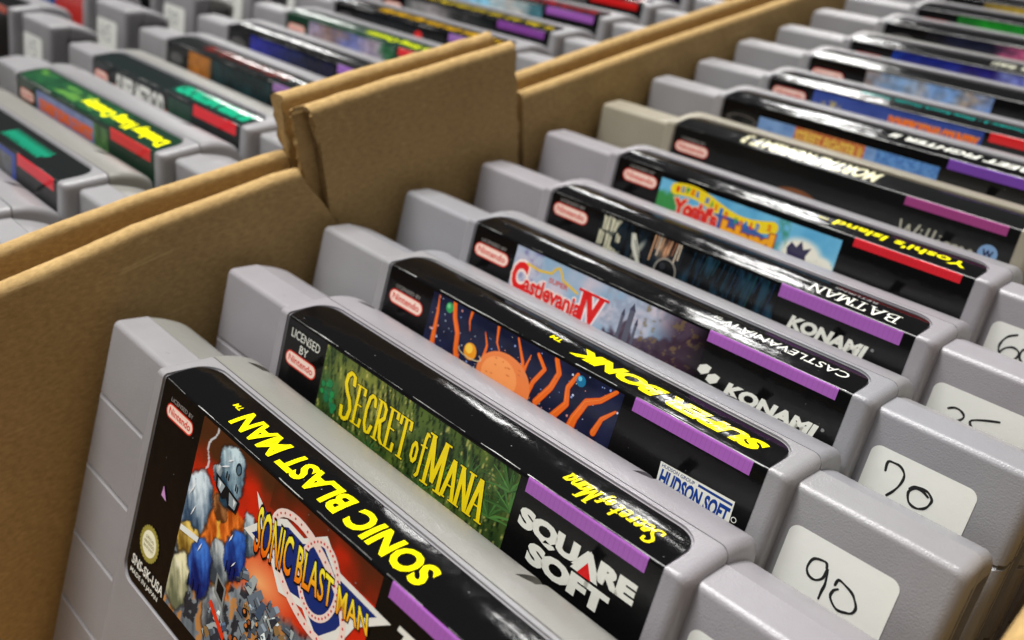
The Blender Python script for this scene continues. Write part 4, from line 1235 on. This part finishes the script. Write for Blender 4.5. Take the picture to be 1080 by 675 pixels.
MR = [
 (8.0, -.30, mk(130, [(.4, .4, .4), (.5, .3, .2)], PUR2), 'cartridge with orange brown picture, frontmost of the middle row', '20', M_GREY, M_GREY),
 (29.05, -.338, mk(131, [(.3, .4, .5), (.5, .3, .2)], RED), 'cartridge cut by the left picture edge, in front of the teal titled one', '15', M_GREY, M_GREY),
 (49.1, -.267, B_teal, 'cartridge with teal brush title, blue framed picture and red bar', '45', M_GREY, M_WARM),
 (70.54, -.221, L_jungle, 'cartridge with green jungle label, thick yellow title and orange lettering', '20', M_GREY, M_GREY),
 (92.15, -.276, L_rescue, 'cartridge with white block title on black and a green strip along its top', '15', M_GREY, M_WARM),
 (115.2, -.276, B_brown, 'cartridge with dark red top title and orange brown patch on its picture', '25', M_GREY, M_GREY),
 (136.0, -.276, B_blue, 'cartridge with deep blue picture strip in the middle row', '15', M_GREY, M_GREY),
 (157.5, -.276, lambda: generic(122, [(.60, .56, .66), (.55, .45, .42), (.42, .46, .70), (.66, .60, .66), (.12, .36, .2)], (.9, .22, .24), ('Donkey Kong Country', -2, 39, (.80, .85, .08), .05), None, base=(.08, .2, .14)), 'cartridge with lime yellow title on dark green, just above the raised cardboard flap', '20', M_GREY, M_GREY),
 (177.0, -.276, lambda: generic(123, [(.08, .09, .10), (.10, .11, .12), (.10, .10, .10)], (.60, .42, .70), (None, -20, 39, (.85, .66, .08), .07), (None, 2, 6, -6, -2, (.85, .15, .15), None), ov=False), 'cartridge with amber title on black and a small red dot', '15', M_GREY, M_GREY),
 (197.5, -.276, lambda: generic(124, [(.35, .36, .36), (.62, .60, .60), (.2, .2, .2), (.10, .12, .12)], (.52, .27, .60), (None, -30, 39, (.75, .66, .12), .08), None), 'cartridge with mustard top line above a broad purple bar', '25', M_GREY, M_GREY),
 (220.0, -.276, lambda: generic(125, [(.35, .60, .78), (.50, .75, .85), (.8, .78, .76), (.25, .45, .50)], (.62, .36, .70), (None, 4, 39, (.70, .14, .20), .12), None), 'cartridge with crimson top line above a violet bar', '20', M_GREY, M_GREY),
 (242.0, -.276, mk(126, [(.4, .4, .45), (.3, .3, .3)], (.80, .12, .12), (None, 10, 39, (.80, .1, .1), .08), None), 'cartridge with bright red top line, farther back than the crimson one', '20', M_GREY, M_GREY),
 (263.5, -.276, mk(127, [(.3, .45, .3), (.5, .5, .4)], PUR2), 'cartridge with mossy green picture, last of the middle row', '15', M_GREY, M_GREY),
]
for Yt, rx, fn, lab, pr, fm, bm_ in MR:
    cartridge(X2 + random.uniform(-.4, .4) * 0, Yt, Z2, rx, 0, fn(), lab, GM, pr, fm, bm_)

X3 = -296.0
LR = [
 (46.0, -.27, mk(140, [(.7, .3, .2), (.6, .5, .4)], PUR2), 'cartridge with rust coloured picture, frontmost of the far left row', '20', M_GREY, M_GREY),
 (92.0, -.27, mk(141, [(.3, .3, .4), (.75, .35, .2), (.5, .5, .5)], (.75, .3, .2)), 'cartridge with small white price sticker at the upper left picture edge', '15', M_GREY, M_GREY),
 (117.0, -.27, lambda: generic(142, [(.8, .8, .78), (.12, .30, .58), (.10, .36, .62), (.15, .30, .55)], (.83, .22, .20), None, None, base=(.74, .20, .17)), 'cartridge with red and blue label at the upper left corner', '45', M_GREY, M_GREY),
 (142.0, -.27, mk(143, [(.4, .4, .4), (.3, .3, .4)], PUR2), 'cartridge with pewter picture, behind the red and blue one', '20', M_GREY, M_WARM),
 (165.0, -.27, mk(144, [(.3, .5, .6), (.6, .5, .3)], RED), 'cartridge with sea blue and sand picture, second from the back of the far left row', '15', M_GREY, M_GREY),
 (188.0, -.27, mk(145, [(.2, .5, .3), (.2, .2, .3)], PUR2), 'cartridge with green to navy picture, last of the far left row', '20', M_GREY, M_GREY),
]
for Yt, rx, fn, lab, pr, fm, bm_ in LR:
    cartridge(X3, Yt, 4.5, rx, 0, fn(), lab, GL, pr, fm, bm_)

# ------------------------------------------------------------------ cardboard
def wall(xi, xo, tops, zbot, seed, hollow=0.0, end0=None, end1=None, n_round=8, step=1.2):
    """sheet standing along y. xi = face towards +x, xo = other face; tops = [(y, z)] top line; rounded fold on top.
    hollow > 0: two sheets of that thickness joined by the fold. end0/end1(z)->y offset of the torn ends"""
    r = np.random.default_rng(seed)
    y0, y1 = tops[0][0], tops[-1][0]
    n = max(2, int((y1 - y0) / step))
    ys = np.linspace(y0, y1, n + 1)
    zt = np.interp(ys, [t[0] for t in tops], [t[1] for t in tops])
    wob = np.interp(ys, np.linspace(y0, y1, 14), r.uniform(-.16, .16, 14)) + r.uniform(-.05, .05, n + 1)
    R = (xi - xo) / 2; xc = (xi + xo) / 2
    def section(z, th=None):
        zs = [zbot + (z - R - zbot) * (k / 46) ** .6 for k in range(47)]
        P = [(xi, q) for q in zs]
        for i in range(1, n_round): a = PI * i / n_round; P.append((xc + R * math.cos(a), z - R + R * math.sin(a) * 1.0))
        P += [(xo, q) for q in zs[::-1]]
        if hollow > 0:
            Ri = R - hollow
            P += [(xo + hollow, q) for q in zs]
            for i in range(1, n_round): a = PI - PI * i / n_round; P.append((xc + Ri * math.cos(a), z - R + Ri * math.sin(a)))
            P += [(xi - hollow, q) for q in zs[::-1]]
        return P
    V, F = [], []
    for k, y in enumerate(ys):
        S_ = section(zt[k] + wob[k])
        tear = r.uniform(-.5, .5, len(S_)) + .8 * np.interp(np.arange(len(S_)), np.linspace(0, len(S_), 40), r.uniform(-.6, .6, 40)) if k in (0, n) else None
        for q_, (x, z) in enumerate(S_):
            yy = y + (tear[q_] * (.8 if (end0 or end1) else .2) if tear is not None else 0)
            if k == 0 and end0: yy = y + end0(x, z) + r.uniform(-.25, .25)
            if k == n and end1: yy = y + end1(x, z) + r.uniform(-.25, .25)
            V.append((x + wob[k] * .25, yy, z + ZO))
        m = len(S_)
    for k in range(n):
        for i in range(m):
            j = (i + 1) % m
            F.append((k * m + i, k * m + j, (k + 1) * m + j, (k + 1) * m + i))
    # ends
    fray = {}
    for k in (0, n):
        q = [k * m + i for i in range(m)]
        if hollow > 0:
            h = m // 2
            for i in range(h - 1):
                a, b, c, d = q[i], q[i + 1], q[m - 2 - i], q[m - 1 - i]
                if not (end0 or end1):
                    F.append((a, b, c, d)); continue
                # frayed edge: three strips of crushed fluting between the liners
                rows = []
                for t in (.25, .5, .75):
                    pr = []
                    for (p, q2) in ((a, d), (b, c)):
                        key = (p, t)
                        if key not in fray:
                            A, D = V[p], V[q2]
                            fray[key] = len(V)
                            V.append(tuple(A[j] + (D[j] - A[j]) * t + (r.uniform(-.7, .5) + (.5 if t == .5 else 0) if j == 1 else r.uniform(-.12, .12)) for j in range(3)))
                        pr.append(fray[key])
                    rows.append(pr)
                al, bl = a, b
                for pa, pb in rows:
                    F.append((al, bl, pb, pa)); al, bl = pa, pb
                F.append((al, bl, c, d))
        else:
            F.append(tuple(q) if k else tuple(q[::-1]))
    me = mesh_from(V, F)
    bm = bmesh.new(); bm.from_mesh(me); bmesh.ops.recalc_face_normals(bm, faces=bm.faces); bm.to_mesh(me); bm.free()
    me.transform(Matrix.Scale(MM, 4)); smooth(me, 40)
    me.materials.append(M_CARD)
    return me

def slab(x0, x1, y0, y1, z0, z1, mat):
    me = box(x0, x1, y0, y1, z0 + ZO, z1 + ZO)
    bm = bmesh.new(); bm.from_mesh(me); bmesh.ops.bevel(bm, geom=bm.edges[:], offset=.6, segments=2, affect='EDGES')
    bmesh.ops.recalc_face_normals(bm, faces=bm.faces); bm.to_mesh(me); bm.free()
    me.transform(Matrix.Scale(MM, 4)); smooth(me, 40); me.materials.append(mat)
    return me

def thing(name, label, cat, loc, group=None):
    o = bpy.data.objects.new(name, None); col.objects.link(o); o.location = Vector(loc) * MM; o.empty_display_size = .02
    o['label'] = label; o['category'] = cat
    if group: o['group'] = group
    return o
def part(name, me, parent, label=None):
    me.transform(Matrix.Translation(-parent.location))
    o = link(name, me, parent)
    if label: o['label'] = label
    return o

ZB = -95.2      # the top of the table, relative to the cartridge edges
BX = thing('cardboard_box', 'brown cardboard box holding the nearest row, with one tall torn flap on its left side', 'cardboard box', (0, 60, 0), 'cardboard boxes full of cartridges')
near_end = lambda x, z: 0 if z > 2 else (2 - z) * .55
part('side_wall', wall(-71, -74.8, [(-70, -.5), (24, 1.0), (50, 3.0), (80, 3.6), (85, 3.2)], ZB, 1, end1=near_end), BX)
def flap_end(x, z):
    return ((15 - z) * .17 if x > -73 else -2.6 + (15 - z) * .02 + .35 * math.sin(z * 2.1))
part('raised_flap', wall(-71, -74.9, [(89.3, 15.6), (107, 15.9), (147.3, 16.0)], ZB, 2, hollow=1.25, end0=flap_end, n_round=10), BX, 'tall torn flap of doubled cardboard')
part('side_wall', wall(-71.2, -74.8, [(149.6, 3.2), (200, 3.4), (300, 3.4), (470, 3.4)], ZB, 3), BX)
part('side_wall', wall(79.6, 75.8, [(-70, 3.2), (100, 4.0), (470, 4.0)], ZB, 4), BX)
part('end_wall', slab(-74, 79, 466.5, 470, ZB + 2, 0, M_CARD), BX)
part('end_wall', slab(-74, 79, -70, -66.5, ZB + 2, -30, M_CARD), BX)
part('bottom_panel', slab(-74.5, 79, -70, 470, ZB + .05, ZB + 1.2, M_CARD), BX)

BL = thing('cardboard_box', 'brown cardboard box on the left holding two blurred rows, partly behind the nearest box', 'cardboard box', (-220, 60, 0), 'cardboard boxes full of cartridges')
part('side_wall', wall(-77, -80.4, [(-70, 3.0), (27, 4.9), (55, 6.0), (81, 5.6), (86, 5.2)], ZB, 5), BL)
part('raised_flap', wall(-77, -80.6, [(86.6, 17.3), (107, 17.4), (145.6, 17.4)], ZB, 6, end0=lambda x, z: .5 * math.sin(z * 1.3 + x)), BL, 'tall flap with a rough torn front edge')
part('side_wall', wall(-76.8, -80.4, [(148.5, 5.4), (200, 6.0), (300, 6.2), (470, 6.2)], ZB, 7), BL)
part('side_wall', wall(-367.5, -371, [(-70, 3), (470, 3)], ZB, 8), BL)
part('end_wall', slab(-370, -77.5, 466.5, 470, ZB + 2, 0, M_CARD), BL)
part('end_wall', slab(-370, -77.5, -70, -66.5, ZB + 2, -30, M_CARD), BL)
part('bottom_panel', slab(-370, -77.5, -70, 470, ZB + .05, ZB + 1.2, M_CARD), BL)

tb = link('table', slab(-900, 700, -300, 900, ZB - 30, ZB, M_TABLE))
tb['kind'] = 'structure'; tb['label'] = 'dark table surface under the boxes'

# ------------------------------------------------------------------ light
w = bpy.data.worlds.new('World'); sc.world = w; w.use_nodes = True
nt = w.node_tree; bg = nt.nodes['Background']
tc = nt.nodes.new('ShaderNodeTexCoord'); sp = nt.nodes.new('ShaderNodeSeparateXYZ')
mr = nt.nodes.new('ShaderNodeMapRange'); mr.inputs['From Min'].default_value = -.1; mr.inputs['From Max'].default_value = .9
nt.links.new(tc.outputs['Generated'], sp.inputs[0]); nt.links.new(sp.outputs['Z'], mr.inputs['Value'])
mx = nt.nodes.new('ShaderNodeMix'); mx.data_type = 'RGBA'
mx.inputs['A'].default_value = (.10, .10, .105, 1); mx.inputs['B'].default_value = (.55, .55, .56, 1)
nt.links.new(mr.outputs['Result'], mx.inputs['Factor']); nt.links.new(mx.outputs['Result'], bg.inputs['Color'])
bg.inputs['Strength'].default_value = 0.25

def lamp(az, el, dist, sx, sy, radiance, roll=0, color=(1, .985, .96)):
    """rectangular ceiling or fill lamp in direction az (from +y towards +x), el; radiance in W/m2/sr"""
    a, e = math.radians(az), math.radians(el)
    d = Vector((math.sin(a) * math.cos(e), math.cos(a) * math.cos(e), math.sin(e)))
    ld = bpy.data.lights.new('hall_or_fill_lamp', 'AREA'); ld.shape = 'RECTANGLE'; ld.size = sx; ld.size_y = sy
    ld.energy = radiance * PI * sx * sy
    ld.color = color
    o = bpy.data.objects.new('hall_or_fill_lamp', ld); col.objects.link(o)
    o.location = Vector((0, .08, ZO * MM)) + d * dist
    o.rotation_euler = d.to_track_quat('Z', 'Y').to_euler()
    o.rotation_euler.rotate_axis('Z', math.radians(roll))
    return o
# rows of ceiling lamps: overhead, in front, and far down the hall (the long reflections on the labels), plus an added fill
lamp(-110, 72, 2.4, 1.6, .5, 21.5)
lamp(-165, 64, 2.6, 1.6, .4, 4.5)
lamp(-40, 72, 2.6, 1.6, .5, 26.0)
lamp(75, 66, 2.6, 1.4, .4, 3.5)  # fill added on the right to brighten the cartridge sides
for az, el, dist, wd, rad in ((-28, 27, 5.5, .45, 60), (-28, 21.5, 6.6, .5, 60), (-25, 17, 8.2, .5, 60), (-37, 13, 10.6, .8, 60),
                              (-58, 11, 12, 1.3, 55)):
    lamp(az, el, dist, wd, .15, rad)

# ------------------------------------------------------------------ camera
cd = bpy.data.cameras.new('camera'); cam = bpy.data.objects.new('camera', cd); col.objects.link(cam); sc.camera = cam
R = CAM['R']
rt, dn, fw = (Vector(v) for v in R)
m = Matrix((( rt.x, -dn.x, -fw.x), (rt.y, -dn.y, -fw.y), (rt.z, -dn.z, -fw.z)))
cam.matrix_world = Matrix.Translation(Vector((CAM['c'][0], CAM['c'][1], CAM['c'][2] + ZO)) * MM) @ m.to_4x4()
cd.sensor_width = 36; cd.sensor_fit = 'HORIZONTAL'; cd.lens = CAM['f'] / 1080 * 36
cd.clip_start = .005; cd.clip_end = 60
cd.dof.use_dof = True; cd.dof.focus_distance = .132; cd.dof.aperture_fstop = 21

sc.view_settings.view_transform = 'Standard'; sc.view_settings.look = 'None'
sc.view_settings.exposure = 0; sc.view_settings.gamma = 1
sc.cycles.use_denoising = True
sc.cycles.max_bounces = 8
